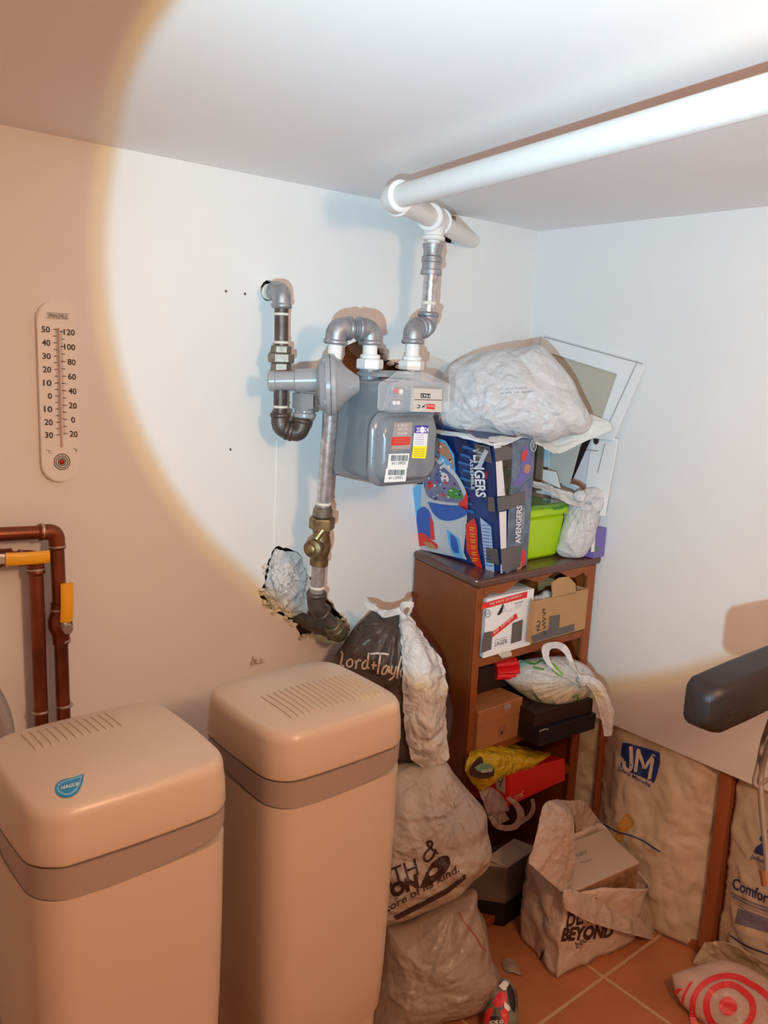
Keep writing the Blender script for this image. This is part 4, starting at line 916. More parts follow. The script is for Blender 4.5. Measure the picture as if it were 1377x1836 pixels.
for v in t.verts: v.co += c; 
merge(bm, t); bm.normal_update(); crumple_bm(bm, .006, 40, 3); mk('knot', bm, BAGW, sb, smooth=True)
# ------------------------------------------------------------------ first shelf
z1 = .869
bx_ = thing('beer_carton', 'white and red beer carton on the upper shelf of the bookcase', 'box', (-.42, -.25, z1))
FYb = yf-.018
bL = Y(857, 1172, FYb); bR = Y(936, 1148, FYb); tLc = Y(864, 1080, FYb); tRc = Y(946, 1055, FYb)
bL.x = xl+.030; tLc.x = bL.x; bR.x = tRc.x = bL.x+.190; bL.z = bR.z = z1+.001; tLc.z = tRc.z = (tLc.z+tRc.z)/2
dep = Vector((.045, .18, 0))
dp2 = Vector((-.004, .18, 0))
solidbox('carton', [bL, bR, bR+dp2, bL+dep], [tLc, tRc, tRc+dp2, tLc+dep], WHITEC, bx_, .001)
bp = lambda nm, pts, m, k=1, c=False, lab=None: decal(nm, pts, Vector((0, FYb, 1)), NY, m, bx_, .0005+.0004*k, label=lab, curve=c)
bp('red_band', [(863.5, 1082), (945.5, 1060), (944.5, 1071), (862.5, 1093)], REDP, 1, lab='red band')
PT = Vector((0, FYb, 1))
text('slogan', 'THE TASTE OF JAMAICA', (876, 1087), (934, 1070), (876.7, 1081.5), PT, NY, WHITEC, bx_, .0016)
strokes('round_mark', [[(874+5*math.cos(a), 1100+6.5*math.sin(a)) for a in np.linspace(0, 2*PI, 19)]], 1, PT, NY, INK, bx_, .001, smooth=False)
text('round_mark', 'DG', (871, 1102.5), (877, 1101), (871, 1097.5), PT, NY, INK, bx_, .001)
bp('bottle_print', [(891, 1101), (896, 1092), (902, 1082), (901, 1094), (896, 1101), (892, 1103)], INK, 2, True, 'dark bottle print')
strokes('bottle_print', [[(903, 1084), (906, 1094), (914, 1096), (918, 1090)], [(896, 1101), (905, 1095)]], .8, PT, NY, GREYC, bx_, .001)
for i in range(4): strokes('small_print', [[(922, 1082+i*3), (938-i, 1077.5+i*3)]], (1.6 if i == 0 else .6), PT, NY, GREYC, bx_, .001)
bp('brush_stripe', [(882, 1133), (905, 1115), (925, 1099), (928, 1108), (921, 1112), (900, 1129), (882, 1143)], REDP, 2, lab='slanted red stripe')
text('brand_script', 'ed Stripe', (884.5, 1138.5), (920, 1109), (883, 1131.5), PT, NY, WHITEC, bx_, .0025, label='white script')
text('product_word', 'LAGER', (886, 1159), (909, 1152.5), (886.7, 1151), PT, NY, INK, bx_, .0015)
strokes('small_print', [[(886, 1148), (909, 1142)]], .8, PT, NY, GREYC, bx_, .001)
bp('duct_tape', [(867, 1134), (882, 1131), (882, 1140), (880, 1164), (861.5, 1171), (863, 1150)], DUCT, 3, lab='dark tape strip')
bp('duct_tape', [(918, 1117), (937, 1110), (934, 1148), (915, 1154)], DUCT, 3, lab='dark tape strip')
bm = sheet([[tLc+Vector((.005, .02, .003)), tLc.lerp(tRc, .5)+Vector((0, .02, .010)), tRc+Vector((-.005, .02, .003))], [tLc+Vector((.01, .12, .02)), tLc.lerp(tRc, .5)+Vector((0, .10, .038)), tRc+Vector((-.02, .12, .018))]], amp=.003)
mk('open_flap', bm, GREYC, bx_, 'raised grey flap')
cb = thing('cardboard_box', 'brown cardboard box with handwriting and tape on the upper shelf', 'box', (-.2, -.25, z1))
FY2 = yf-.020; cL = Y(951, 1150, FY2); cR = Y(1030, 1123, FY2-.0); cL.z = cR.z = z1+.001; tl_ = Y(957, 1078, FY2); tr_ = Y(1034, 1062, FY2); hC = (tl_.z+tr_.z)/2
x0c, x1c = Y(951, 1150, FY2).x, -.062
cbl = [Vector((x0c, FY2, z1+.001)), Vector((x1c, FY2, z1+.001)), Vector((x1c, FY2+.2, z1+.001)), Vector((x0c, FY2+.2, z1+.001))]
def opentop(name, bl, h, m, parent, th=.003, spl=(0, 0)):
    tl = lift(bl, h); n = len(bl); c = sum(bl, Vector())/4
    for i in range(4):
        a, b = bl[i], bl[(i+1) % 4]; ins = lambda p: p+(c-p).normalized()*th*1.4
        bm = NB(); hexa(bm, [a, b, ins(b), ins(a)], [a+Vector((0, 0, h)), b+Vector((0, 0, h)), ins(b)+Vector((0, 0, h)), ins(a)+Vector((0, 0, h))], .0006, 1); mk(name, bm, m, parent)
    bm = NB(); hexa(bm, bl, lift(bl, th), 0); mk('bottom', bm, m, parent)
opentop('wall', cbl, hC-z1, CARD, cb)
# raised front flap, left edge flap
F0 = Y(990, 1072, FY2); bm = NB(); prism(bm, [Y(991, 1074, FY2), Y(1033, 1064, FY2), Y(1032, 1047, FY2), Y(1020, 1034, FY2), Y(1003, 1036, FY2), Y(990, 1045, FY2)], (0, .003, 0)); mk('flap', bm, CARD, cb)
bm = NB(); prism(bm, [Y(943, 1149, FY2-.012), Y(952, 1152, FY2-.001), Y(959, 1080, FY2-.001), Y(951, 1072, FY2-.012)], (.003, .003, 0)); mk('flap', bm, CARD, cb)
PT2 = Vector((0, FY2, 1))
decal('duct_tape', [(952, 1140), (983, 1128), (985, 1105), (1004, 1101), (1002, 1126), (1030, 1118), (1029, 1131), (954, 1153)], PT2, NY, DUCT, cb, .001, label='dark tape')
W_ = lambda *l: strokes('handwriting', list(l), 1.4, PT2, NY, INK, cb, .0012)
W_([(962, 1116), (966, 1113), (968, 1119), (963, 1121)], [(960, 1124), (967, 1123), (962, 1131), (969, 1128)], [(971, 1093), (976, 1092), (973, 1098), (978, 1099), (973, 1104)], [(972, 1106), (978, 1110), (972, 1113), (977, 1117), (972, 1120), (978, 1124), (972, 1128)], [(972, 1132), (979, 1134), (974, 1138)])
bm = bag([(950, 1075), (958, 1068), (968, 1066), (975, 1058), (985, 1059), (992, 1068), (988, 1080), (965, 1084), (952, 1082)], Y(972, 1070, FY2+.05), NC, .03, .03, na=70, nr=20, amp=.006, s=30, seed=4)
top('plastic_wad', bm, BAGW, 'wad of white plastic stuffed in the open cardboard box', 'plastic', smooth=True)
bm = sheet([[Y(889, 1169, yf-.016), Y(905, 1165, yf-.016), Y(913, 1164, yf-.016)], [Y(893, 1173, yf-.02), Y(910, 1169, yf-.02), Y(918, 1172, yf-.02)], [Y(900, 1180, yf-.022), Y(910, 1178, yf-.022), Y(917, 1176, yf-.022)]], amp=.001)
top('tape_scrap', bm, mat('clear_tape', (.55, .50, .42), .25), 'scrap of clear tape stuck on the shelf edge under the beer carton', 'tape')
# ------------------------------------------------------------------ second shelf
z2 = .601
sx = thing('shoe_box', 'tan shoe box with a folded-over lid on the middle shelf', 'box', (-.45, -.3, z2))
ys_ = yf-.022; a = Y(841, 1344, ys_); b = Y(925, 1313, ys_); hS = .112
ux = Vector((1, 0, 0)); a.z = b.z = z2+.001; a.x = max(a.x, xl-.012)
# pulled forward of the stile
ya = yf-.05; a = Y(841, 1343, ya); b = Y(924, 1316, ya); zb = (a.z+b.z)/2; 
ya = yf-.018; a = Vector((xl+.028, ya, z2+.001)); b = Vector((a.x+.176, ya, z2+.001))
sb_ = [a, b, b+Vector((0, .25, 0)), a+Vector((0, .25, 0))]
solidbox('body', sb_, lift(sb_, .070), CARDD, sx)
lb_ = [p+Vector((s1*.002, s2*.002, .0705)) for p, (s1, s2) in zip(sb_, ((-1, -1), (1, -1), (1, 1), (-1, 1)))]
solidbox('lid', lb_, lift(lb_, .046), CARDD, sx, .002)
bm = NB(); box(bm, a.x+.10, a.x+.125, ya-.0035, ya-.002, z2+.098, z2+.112, .0005, 1); mk('finger_notch', bm, GREYC, sx, 'grey finger notch')
mk('printed_label', B(a.x+.085, a.x+.115, ya-.0012, ya-.0004, z2+.022, z2+.052), mat('label_tan', (.27, .11, .05), .6), sx); mk('black_mark', B(a.x+.094, a.x+.102, ya-.0018, ya-.0013, z2+.026, z2+.036), INK, sx)
bb = thing('black_shoe_box', 'black shoe box jutting diagonally from the middle shelf under the knotted bag', 'box', (-.15, -.33, z2))
c0 = Z(965, 1346, z2-.0); 
p0 = Y(962, 1343, yf-.10); 
p0 = Vector((-.345, -.432, z2+.004)); p1 = Vector((-.112, -.452, z2+.004)); dv = Vector((.045, .33, 0))
bbl = [p0, p1, p1+Vector((.03, .34, 0)), p0+dv]
solidbox('body', bbl, lift(bbl, .048), BLACKC, bb)
l2 = [p0+Vector((.004, .022, .0485)), p1+Vector((-.004, .012, .0485)), bbl[2]+Vector((0, 0, .0485)), bbl[3]+Vector((0, 0, .0485))]
solidbox('lid', l2, lift(l2, .042), DARKC, bb, .0015, 'dark brown lid')
mk('torn_corner', T([p0+Vector((.0, -.001, .048)), p0+Vector((.02, -.0025, .050)), p0+Vector((.035, -.004, .046))], .0016), GREYC, bb, 'frayed pale corner')
db = thing('long_dark_box', 'dark brown box at the back of the middle shelf above the tan shoe box', 'box', (-.33, -.15, z2))
dl = [Vector((xl+.05, -.26, z2+.118)), Vector((-.27, -.27, z2+.118)), Vector((-.25, -.03, z2+.118)), Vector((xl+.06, -.03, z2+.118))]
solidbox('body', dl, lift(dl, .045), DARKC, db)
solidbox('lid', [p+Vector((0, 0, .0455)) for p in dl], lift(dl, .075), DARKC, db)
rb = NB(); random.seed(2)
rc_ = Y(905, 1200, -.28)
t_ = thing('red_ribbed_cup', 'red ribbed plastic cup lying beneath the upper shelf beside the knotted bag', 'cup', rc_)
for v_ in (0,):
    L = []; 
    for k in range(48):
        a_ = 2*PI*k/48; r_ = .030*(1+.10*math.cos(a_*12)); L.append((r_*math.cos(a_), r_*math.sin(a_)))
    dd_, u1, u2 = frame(Vector((.9, -.45, .05))); rings = [[rc_-Vector((.0, 0, .0))+dd_*s_+(u1*x+u2*y)*k for x, y in L] for s_, k in ((-.03, .82), (.0, .9), (.035, 1.0))]
    loft(rb, rings)
mk('cup', rb, REDC, t_, smooth=False)
# ------------------------------------------------------------------ knotted grocery bag on the black box
KB = Vector((-.16, -.395, .775)); KN = Vector((-.60, -.72, .30)).normalized()
bm = bag([(905, 1219), (914, 1196), (935, 1184), (965, 1178), (1000, 1176), (1025, 1180), (1050, 1192), (1066, 1212), (1067, 1232), (1052, 1250), (1030, 1258), (995, 1266), (960, 1258), (930, 1240)], KB, KN, .062, .05, amp=.006, s=12, folds=[(1033, 1218, 7, .014, .10)], seed=8, na=170, nr=54)
tr = tree(bm); kb = top('grocery_bag', bm, bagmat('thin_white_bag', (.70, .68, .64), rough=.35, bs=14, bump=.6), 'knotted white grocery bag with looped handles on the black shoe box', 'bag', smooth=True)
kf = KN*.075
P3 = lambda x, y, k=.075: PL(x, y, KB, KN)+KN*k
bm = sheet([[P3(1028, 1216), P3(1016, 1186, .09), P3(1004, 1158, .095), P3(985, 1149, .095), P3(962, 1156, .09), P3(965, 1180, .085), P3(985, 1200, .08), P3(1020, 1221)],
            [P3(1034, 1212), P3(1012, 1190, .085), P3(998, 1168, .09), P3(984, 1160, .09), P3(974, 1166, .085), P3(978, 1186, .08), P3(1000, 1208, .075), P3(1030, 1224)]], amp=.003, s=25, n=9)
mk('bag_handle', bm, BAGW, kb, 'upright looped handle')
bm = sheet([[P3(1030, 1213), P3(1043, 1228, .08), P3(1056, 1250, .078), P3(1064, 1285, .085), P3(1068, 1312, .09)],
            [P3(1036, 1210), P3(1056, 1224, .09), P3(1070, 1245, .092), P3(1078, 1280, .095), P3(1077, 1310, .10)],
            [P3(1042, 1207), P3(1064, 1218, .07), P3(1078, 1242, .075), P3(1086, 1275, .08), P3(1084, 1306, .085)]], amp=.004, s=25, n=8, seed=3)
mk('bag_tail', bm, BAGW, kb, 'loose handle hanging over the edge')
t = bmesh.new(); bmesh.ops.create_icosphere(t, subdivisions=4, radius=.017)
for v in t.verts: v.co += P3(1035, 1216, .072)
t.normal_update(); crumple_bm(t, .006, 45, 3); mk('knot', t, BAGW, kb, smooth=True)
for pts in ([(905, 1192), (930, 1184), (948, 1182), (945, 1192), (922, 1200), (908, 1204)],): decal('teal_print', pts, KB, KN, mat('teal_print', (.28, .50, .50), .4), kb, .001, tr, .006, 'teal print')
strokes('green_print', [[(940, 1186), (958, 1190), (972, 1184), (978, 1190)], [(955, 1196), (975, 1200)], [(1026, 1252), (1034, 1247), (1036, 1254), (1028, 1257)]], 3.5, KB, KN, GREENP, kb, .0012, tr)
decal('green_print', [(982, 1186), (994, 1190), (1008, 1206), (1012, 1214), (1000, 1212), (988, 1200)], KB, KN, mat('leaf_green', (.18, .42, .03), .45), kb, .0014, tr, .006, 'leaf-green print')
# ------------------------------------------------------------------ lower shelf: yellow bag, red shoe box, mauve bag
YB = Vector((-.40, yf-.03, .53)); YN = Vector((-.45, -.80, .40)).normalized()
Yp = lambda x, y, v: Y(x, y, yf-.03-v)
bm = sheet([[Yp(842, 1350, -.01), Yp(858, 1338, -.03), Yp(885, 1328, -.06), Yp(925, 1334, -.05), Yp(960, 1345, .0), Yp(988, 1350, .03)],
            [Yp(838, 1362, .03), Yp(866, 1352, .015), Yp(895, 1350, .025), Yp(925, 1352, .03), Yp(955, 1358, .05), Yp(980, 1358, .055)],
            [Yp(836, 1384, .045), Yp(872, 1372, .045), Yp(900, 1371, .05), Yp(925, 1374, .05), Yp(948, 1374, .06), Yp(968, 1368, .06)],
            [Yp(845, 1402, .03), Yp(874, 1398, .05), Yp(893, 1392, .05), Yp(915, 1386, .045), Yp(935, 1382, .05), Yp(950, 1378, .05)],
            [Yp(852, 1412, .02), Yp(866, 1418, .035), Yp(880, 1410, .035), Yp(900, 1397, .03), Yp(920, 1390, .03), Yp(940, 1382, .035)]], amp=.007, s=16, n=9, seed=11)
yb_ = top('yellow_bag', bm, BAGY, 'crumpled yellow plastic bag spilling off the lower shelf over the red shoe box', 'bag')
decal('bag_mouth_shade', [(842, 1378), (850, 1366), (862, 1356), (868, 1368), (880, 1372), (886, 1378), (884, 1392), (862, 1396), (843, 1390)], Y(864, 1378, yf-.095), NY, INKB, yb_, .0, None, .01, 'dark patch painted as shade in the open mouth', True)  # dark patch paints the shade inside the bag
decal('packet', [(850, 1376), (866, 1368), (884, 1374), (880, 1384), (860, 1384)], Y(864, 1378, yf-.100), NY, mat('packet_green', (.14, .30, .20), .4), yb_, .0, None, .01, 'green and pale packet inside', True)
decal('packet', [(862, 1380), (884, 1377), (883, 1383), (864, 1386)], Y(864, 1378, yf-.102), NY, mat('packet_pale', (.35, .42, .38), .4), yb_, .0, None, .01, 'pale packet edge')
rbx = thing('red_shoe_box', 'bright red shoe box with small white logo lying below the yellow bag', 'shoe box', (-.2, -.37, .38))
yR = yf-.075; z3 = Y(910, 1447, yR).z; a = Y(910, 1447, yR); b = Y(1013, 1407, yR); b.z = a.z; hR = Y(907, 1389, yR).z-a.z
dvr = Vector((-.07, .16, 0)); rbl = [a, b, b+dvr, a+dvr]
rtl = lift(rbl, hR); rtl[1] = Y(1013, 1360, b.y); rtl[2] = rtl[1]+dvr
solidbox('carton', rbl, rtl, REDC, rbx, .002)
rn = nrm(a, b, a+Vector((0, 0, 1))); rl = nrm(a, a+dvr, a+Vector((0, 0, 1)))
text('logo_lettering', 'PUMA', (923, 1434), (937, 1428), (923, 1426), a, rn, mat('logo_pale', (.75, .45, .40), .5), rbx, .001)
strokes('logo_mark', [[(931, 1426), (936, 1421), (938, 1418)], [(934, 1423), (938, 1427)]], 1.6, a, rn, mat('logo_pale2', (.75, .45, .40), .5), rbx, .001)
decal('size_label', [(888, 1396), (906, 1388), (906, 1424), (890, 1414)], a, rl, PLATE, rbx, .001, label='pale end label')
strokes('size_label_print', [[(892, 1398), (899, 1402), (902, 1395)], [(899, 1402), (898, 1411)]], 1.8, a, rl, INK, rbx, .0018)
ym = yf-.055
Yq = lambda x, y, v: Y(x, y, ym-v)
mg = NB()
bm = sheet([[Yq(858, 1418, 0), Yq(872, 1410, .01), Yq(892, 1418, .01), Yq(910, 1440, .02)], [Yq(866, 1436, .02), Yq(884, 1430, .02), Yq(898, 1438, .02), Yq(914, 1452, .02)], [Yq(878, 1470, .02), Yq(888, 1456, .03), Yq(896, 1452, .03), Yq(906, 1456, .03)], [Yq(888, 1484, .01), Yq(896, 1478, .02), Yq(905, 1474, .02), Yq(914, 1470, .02)]], amp=.004, s=24, seed=5)
mb = top('mauve_bag', bm, BAGM, 'mauve plastic carrier bag with cut-out handles under the red shoe box', 'bag')
mk('bag_handle', sheet([[Yq(908, 1432, .03), Yq(922, 1446, .035), Yq(928, 1462, .035), Yq(922, 1476, .03), Yq(908, 1480, .03), Yq(894, 1476, .03), Yq(884, 1462, .03)], [Yq(914, 1428, .03), Yq(932, 1442, .035), Yq(941, 1462, .035), Yq(930, 1484, .03), Yq(908, 1490, .03), Yq(888, 1484, .03), Yq(876, 1466, .03)]], amp=.002, s=24), BAGM, mb, 'curved carrier handle')
mk('bag_handle', sheet([[Yq(952, 1434, .03), Yq(953, 1448, .03), Yq(946, 1462, .03), Yq(930, 1474, .03)], [Yq(958, 1432, .03), Yq(960, 1450, .03), Yq(952, 1466, .03), Yq(936, 1478, .03)]], amp=.002, s=24), BAGM, mb, 'thin second handle')
# ------------------------------------------------------------------ open box on the floor
ob = thing('open_box', 'dark open-topped box with pale folded flaps on the floor in front of the bookcase', 'box', (-.33, -.40, .05))
shade_block = thing('shadow_block', 'added black block standing in for the shadow under the open dark box', 'box', (-.3, -.36, 0))  # added block; its black stands in for the shadow below the open box
tb_ = [Z(893, 1660, .0), Z(960, 1600, .0), Vector((-.15, -.16, 0)), Vector((-.40, -.33, 0))]
c0 = Y(905, 1620, -.362); zb = c0.z; h0 = Y(905, 1560, -.362).z-zb
c1 = Vector((c0.x+.15, c0.y+.015, zb)); c2_ = Vector((c0.x-.075, c0.y+.085, zb)); c3_ = c1+(c2_-c0)
solidbox('shade_block', [Vector((p.x, p.y, .002)) for p in (c0+Vector((.005, .0, 0)), c1, c3_, c2_+Vector((.01, 0, 0)))], [Vector((p.x, p.y, zb-.003)) for p in (c0+Vector((.005, .0, 0)), c1, c3_, c2_+Vector((.01, 0, 0)))], BLACKC, shade_block)
GB = mat('greybrown_card', (.17, .125, .10), .35)
opentop('wall', [c0, c1, c3_, c2_], h0, GB, ob)
top_ = lambda p, k=0: p+Vector((0, 0, h0+k))
bm = NB(); hexa(bm, [top_(c0, .001), top_(c1, .001), top_(c1, .020)+Vector((-.045, .055, 0)), top_(c0, .020)+Vector((-.04, .05, 0))], [top_(c0, .004), top_(c1, .004), top_(c1, .023)+Vector((-.045, .055, 0)), top_(c0, .023)+Vector((-.04, .05, 0))], .0005, 1); mk('flap', bm, PLATE if False else mat('pale_flap', (.55, .46, .40), .5), ob, 'pale front flap')
bm = NB(); hexa(bm, [top_(c2_, .001), top_(c0, .001), top_(c0, .012)+Vector((.03, .025, 0)), top_(c2_, .012)+Vector((.03, .02, 0))], [top_(c2_, .004), top_(c0, .004), top_(c0, .015)+Vector((.03, .025, 0)), top_(c2_, .015)+Vector((.03, .02, 0))], .0005, 1); mk('flap', bm, bpy.data.materials['pale_flap'], ob, 'pale side flap')
bm = NB(); hexa(bm, [p+Vector((0, 0, h0*.70)) for p in (c0+Vector((-.0, .02, 0)), c1+Vector((-.01, .01, 0)), c3_+Vector((-.01, -.01, 0)), c2_+Vector((.01, -.01, 0)))], [p+Vector((0, 0, h0*.75)) for p in (c0+Vector((0, .02, 0)), c1+Vector((-.01, .01, 0)), c3_+Vector((-.01, -.01, 0)), c2_+Vector((.01, -.01, 0)))]); mk('inner_sheet', bm, mat('inner_tan', (.30, .19, .11), .6), ob, 'tan sheet inside')
# ------------------------------------------------------------------ printed insulation behind the framing
def insul(name, y0, y1, z0, bulge, lab, seed, foldc=None, x0=.030):
    R = []
    for i in range(8):
        z = z0+(CUT+.03-z0)*i/7; row = []
        for j in range(8):
            y = y0+(y1-y0)*j/7; e = min(1, min(j, 7-j)/1.5); ez = min(1, (7-i)/2.0); eb = .55+.45*min(1, i/2)
            row.append(Vector((x0+.012*(1-e)-bulge*e*(.35+.65*ez)*eb+random.uniform(-.006, .006), y, z)))
        R.append(row)
    bm = sheet(R, amp=.012, s=9, n=9, seed=seed)
    for v in bm.verts:
        if v.co.z > CUT-.004: v.co.x = max(v.co.x, .0155)
    tr = tree(bm); return top('insulation_bag', bm, INSUL, lab, 'insulation', smooth=True), tr
insA, trA = insul('a', -.392, -.772, .004, .046, 'cream wrapped insulation bag with dark blue logo, between the two studs', 21)
insB, trB = insul('b', -.815, -1.35, .02, .055, 'cream wrapped insulation bag with blue lettering at the right edge of the wall', 33)
insC, trC = insul('c', -.03, -.378, .01, .035, 'narrow strip of wrapped insulation showing beside the bookcase', 45)
pj = X(1150, 1370, -.02)
JF = [(1117, 1331), (1130, 1333), (1178, 1347), (1184, 1354), (1183, 1372), (1174, 1402), (1166, 1399), (1140, 1388), (1118, 1378), (1114, 1368), (1120, 1362), (1114, 1352)]
decal('logo_patch', JF, pj, NX, JMB, insA, .0018, trA, .010, 'dark blue logo patch', True)
strokes('logo_initials', [[(1133, 1337), (1134, 1358), (1133, 1376), (1127, 1380), (1121, 1373), (1121, 1364)]], 6.5, pj, NX, mat('print_cream', (.72, .62, .47), .5), insA, .0036, trA, label='cream initials')
strokes('logo_initials', [[(1141, 1383), (1146, 1346), (1148, 1342)], [(1146, 1344), (1152, 1360), (1157, 1377)], [(1157, 1377), (1166, 1364), (1175, 1352)], [(1174, 1352), (1170, 1374), (1166, 1396)]], 6, pj, NX, bpy.data.materials['print_cream'], insA, .0038, trA, smooth=False)
text('maker_lettering', 'Johns Manville', (1108, 1382), (1166, 1414), (1110, 1373), pj, NX, JMB, insA, .002, trA, .012)
strokes('blue_line', [[(1083, 1477), (1095, 1484), (1110, 1492), (1130, 1497), (1150, 1505), (1168, 1516), (1185, 1527)]], 2.5, pj, NX, JMB, insA, .002, trA)
decal('yellow_stain', [(1103, 1500), (1108, 1480), (1118, 1464), (1128, 1459), (1136, 1472), (1135, 1482), (1122, 1492), (1118, 1505), (1110, 1510)], pj, NX, mat('amber_stain', (.58, .30, .06), .5), insA, .0016, trA, .010, 'amber stain', True)
pk = X(1340, 1600, -.02)
decal('logo_patch', [(1372, 1486), (1400, 1494), (1400, 1540), (1378, 1538), (1352, 1528), (1356, 1518), (1368, 1510), (1362, 1504)], pk, NX, JMB, insB, .0018, trB, .010, 'dark blue logo patch')
text('maker_lettering', 'Johns Manville', (1345, 1540), (1420, 1572), (1348, 1530), pk, NX, JMB, insB, .002, trB, .012)
text('product_lettering', 'ComfortTherm', (1313, 1592), (1440, 1648), (1316, 1572), pk, NX, JMB, insB, .002, trB, .02, label='bold blue product name')
for i, wpx in ((0, 3), (1, 3), (2, 1), (3, 1)): strokes('small_print', [[(1312+i*2, 1600+i*6), (1345, 1616+i*6), (1390, 1632+i*6)]], wpx, pk, NX, mat('print_faded', (.22, .20, .30), .6), insB, .002, trB)
decal('print_block', [(1324, 1628), (1390, 1650), (1390, 1675), (1318, 1654)], pk, NX, bpy.data.materials['print_faded'], insB, .002, trB, .01)
strokes('blue_line', [[(1310, 1676), (1330, 1690), (1350, 1700), (1390, 1714)]], 2.5, pk, NX, JMB, insB, .002, trB)
strokes('small_print', [[(1318, 1662), (1322, 1670), (1330, 1668)], [(1332, 1672), (1345, 1680), (1358, 1684)]], 2.5, pk, NX, mat('print_pale', (.60, .58, .62), .5), insB, .002, trB)
# ------------------------------------------------------------------ tied dark bag with white scarf-like handles
DB = Vector((-.66, -.24, .70)); DN = Vector((-.66, -.74, .12)).normalized()
bm = bag([(600, 1175), (618, 1148), (645, 1115), (668, 1094), (690, 1098), (716, 1094), (728, 1104), (755, 1140), (785, 1165), (800, 1215), (810, 1275), (808, 1320), (795, 1350), (768, 1366), (720, 1370), (670, 1360), (630, 1300), (605, 1230)], DB, DN, .11, .09, amp=.012, s=8, folds=[(716, 1096, 6, .020, .22)], seed=12, na=200, nr=60)
tr = tree(bm); ltb = top('dark_bag', bm, BAGB, 'tall dark see-through bag with pale script lettering and knotted white handles, behind the right softener', 'bag', smooth=True)
Pd = lambda x, y, k=.10: PL(x, y, DB, DN)+DN*k
bm = sheet([[Pd(716, 1092, .05), Pd(718, 1130, .095), Pd(722, 1190, .125), Pd(724, 1250, .13), Pd(730, 1305, .115), Pd(742, 1346, .095)],
            [Pd(722, 1090, .055), Pd(736, 1130, .12), Pd(745, 1190, .145), Pd(745, 1250, .15), Pd(752, 1310, .13), Pd(765, 1358, .10)],
            [Pd(727, 1092, .055), Pd(755, 1135, .11), Pd(770, 1185, .13), Pd(775, 1245, .14), Pd(780, 1300, .12), Pd(782, 1352, .095)],
            [Pd(732, 1096, .03), Pd(768, 1140, .06), Pd(792, 1175, .065), Pd(799, 1235, .07), Pd(800, 1285, .075), Pd(804, 1342, .07)]], amp=.012, s=12, n=12, seed=9)
mk('white_handle', bm, BAGW, ltb, 'long white handle hanging down the front')
bm = sheet([[Pd(652, 1077, .02), Pd(668, 1080, .03), Pd(688, 1088, .04), Pd(708, 1085, .05), Pd(722, 1080, .05)], [Pd(660, 1088, .03), Pd(676, 1092, .045), Pd(690, 1100, .06), Pd(708, 1096, .06), Pd(724, 1092, .055)]], amp=.005, s=30, n=8); mk('white_handle', bm, BAGW, ltb, 'short white loop at the knot')
bm = sheet([[Pd(718, 1090, .05), Pd(718, 1076, .06), Pd(730, 1070, .065), Pd(742, 1074, .06), Pd(738, 1090, .055)], [Pd(722, 1094, .055), Pd(724, 1084, .07), Pd(731, 1080, .072), Pd(735, 1084, .07), Pd(730, 1096, .06)]], amp=.004, s=30, n=8); mk('white_handle', bm, BAGW, ltb, 'small white bow')
L_ = [[(611, 1167), (614, 1172), (613, 1182), (611, 1192), (618, 1194)], [(628, 1181), (622, 1187), (624, 1195), (631, 1193), (632, 1184), (628, 1181)], [(637, 1184), (639, 1192), (637, 1199)], [(638, 1190), (643, 1183), (648, 1184)], [(657, 1183), (650, 1190), (651, 1198), (658, 1195), (661, 1170)], [(659, 1195), (662, 1199)], [(666, 1192), (676, 1193)], [(671, 1186), (669, 1200)],
      [(664, 1172), (680, 1171), (697, 1173)], [(682, 1172), (680, 1190), (677, 1208)], [(694, 1192), (687, 1198), (685, 1207), (691, 1207), (697, 1194), (697, 1206)], [(703, 1194), (701, 1206), (707, 1206), (711, 1194)], [(711, 1194), (706, 1212), (698, 1219)], [(720, 1176), (714, 1200), (712, 1216)], [(722, 1196), (718, 1206), (721, 1213), (727, 1206), (726, 1197), (722, 1196)]]
strokes('script_lettering', L_, 3.2, DB, DN, mat('script_pale', (.62, .50, .42), .5), ltb, .0016, tr, 'pale handwritten style store lettering')
# ------------------------------------------------------------------ printed white bag in the middle of the pile
MB_ = Vector((-.66, -.40, .38)); MN = Vector((-.66, -.72, .24)).normalized()
bm = bag([(690, 1420), (705, 1380), (735, 1366), (790, 1362), (815, 1392), (850, 1428), (873, 1458), (874, 1490), (880, 1530), (872, 1556), (848, 1576), (820, 1600), (770, 1628), (700, 1652), (665, 1650), (655, 1560), (665, 1480)], MB_, MN, .13, .08, amp=.017, s=6.5, folds=[(815, 1440, 3.5, .012, .16)], seed=15, na=210, nr=64)
tr = tree(bm); mbag = top('printed_bag', bm, BAGC, 'bulging white store bag printed with heavy dark letters, resting under the dark bag', 'bag', smooth=True)
tx = lambda nm, s_, a, b, c, bold=0, sp=1, m=INKB, lab=None: text(nm, s_, a, b, c, MB_, MN, m, mbag, .0025, tr, bold, sp, .010, lab)
tx('store_lettering', 'BATH', (662, 1604), (752, 1567), (654, 1575), .0)
tx('store_lettering', 'BEYON', (652, 1632), (752, 1590), (648, 1606), .07, lab='heavy dark capitals')
decal('heavy_letter', [(752, 1592), (772, 1550), (793, 1534), (805, 1536), (806, 1552), (792, 1570), (768, 1588)], MB_, MN, INKB, mbag, .0025, tr, .010, 'heavy capital D', True)
decal('letter_hole', [(768, 1566), (777, 1555), (785, 1555), (782, 1563), (772, 1569)], MB_, MN, BAGC, mbag, .004, tr, .010, None, True)
strokes('ampersand', [[(786, 1530), (770, 1518), (766, 1510), (773, 1508), (774, 1516), (762, 1530), (761, 1541), (768, 1543), (777, 1534), (781, 1522)]], 4, MB_, MN, INKB, mbag, .0025, tr)
tx('slogan', 'store of its kind.', (686, 1640), (824, 1562), (684, 1626), .01)
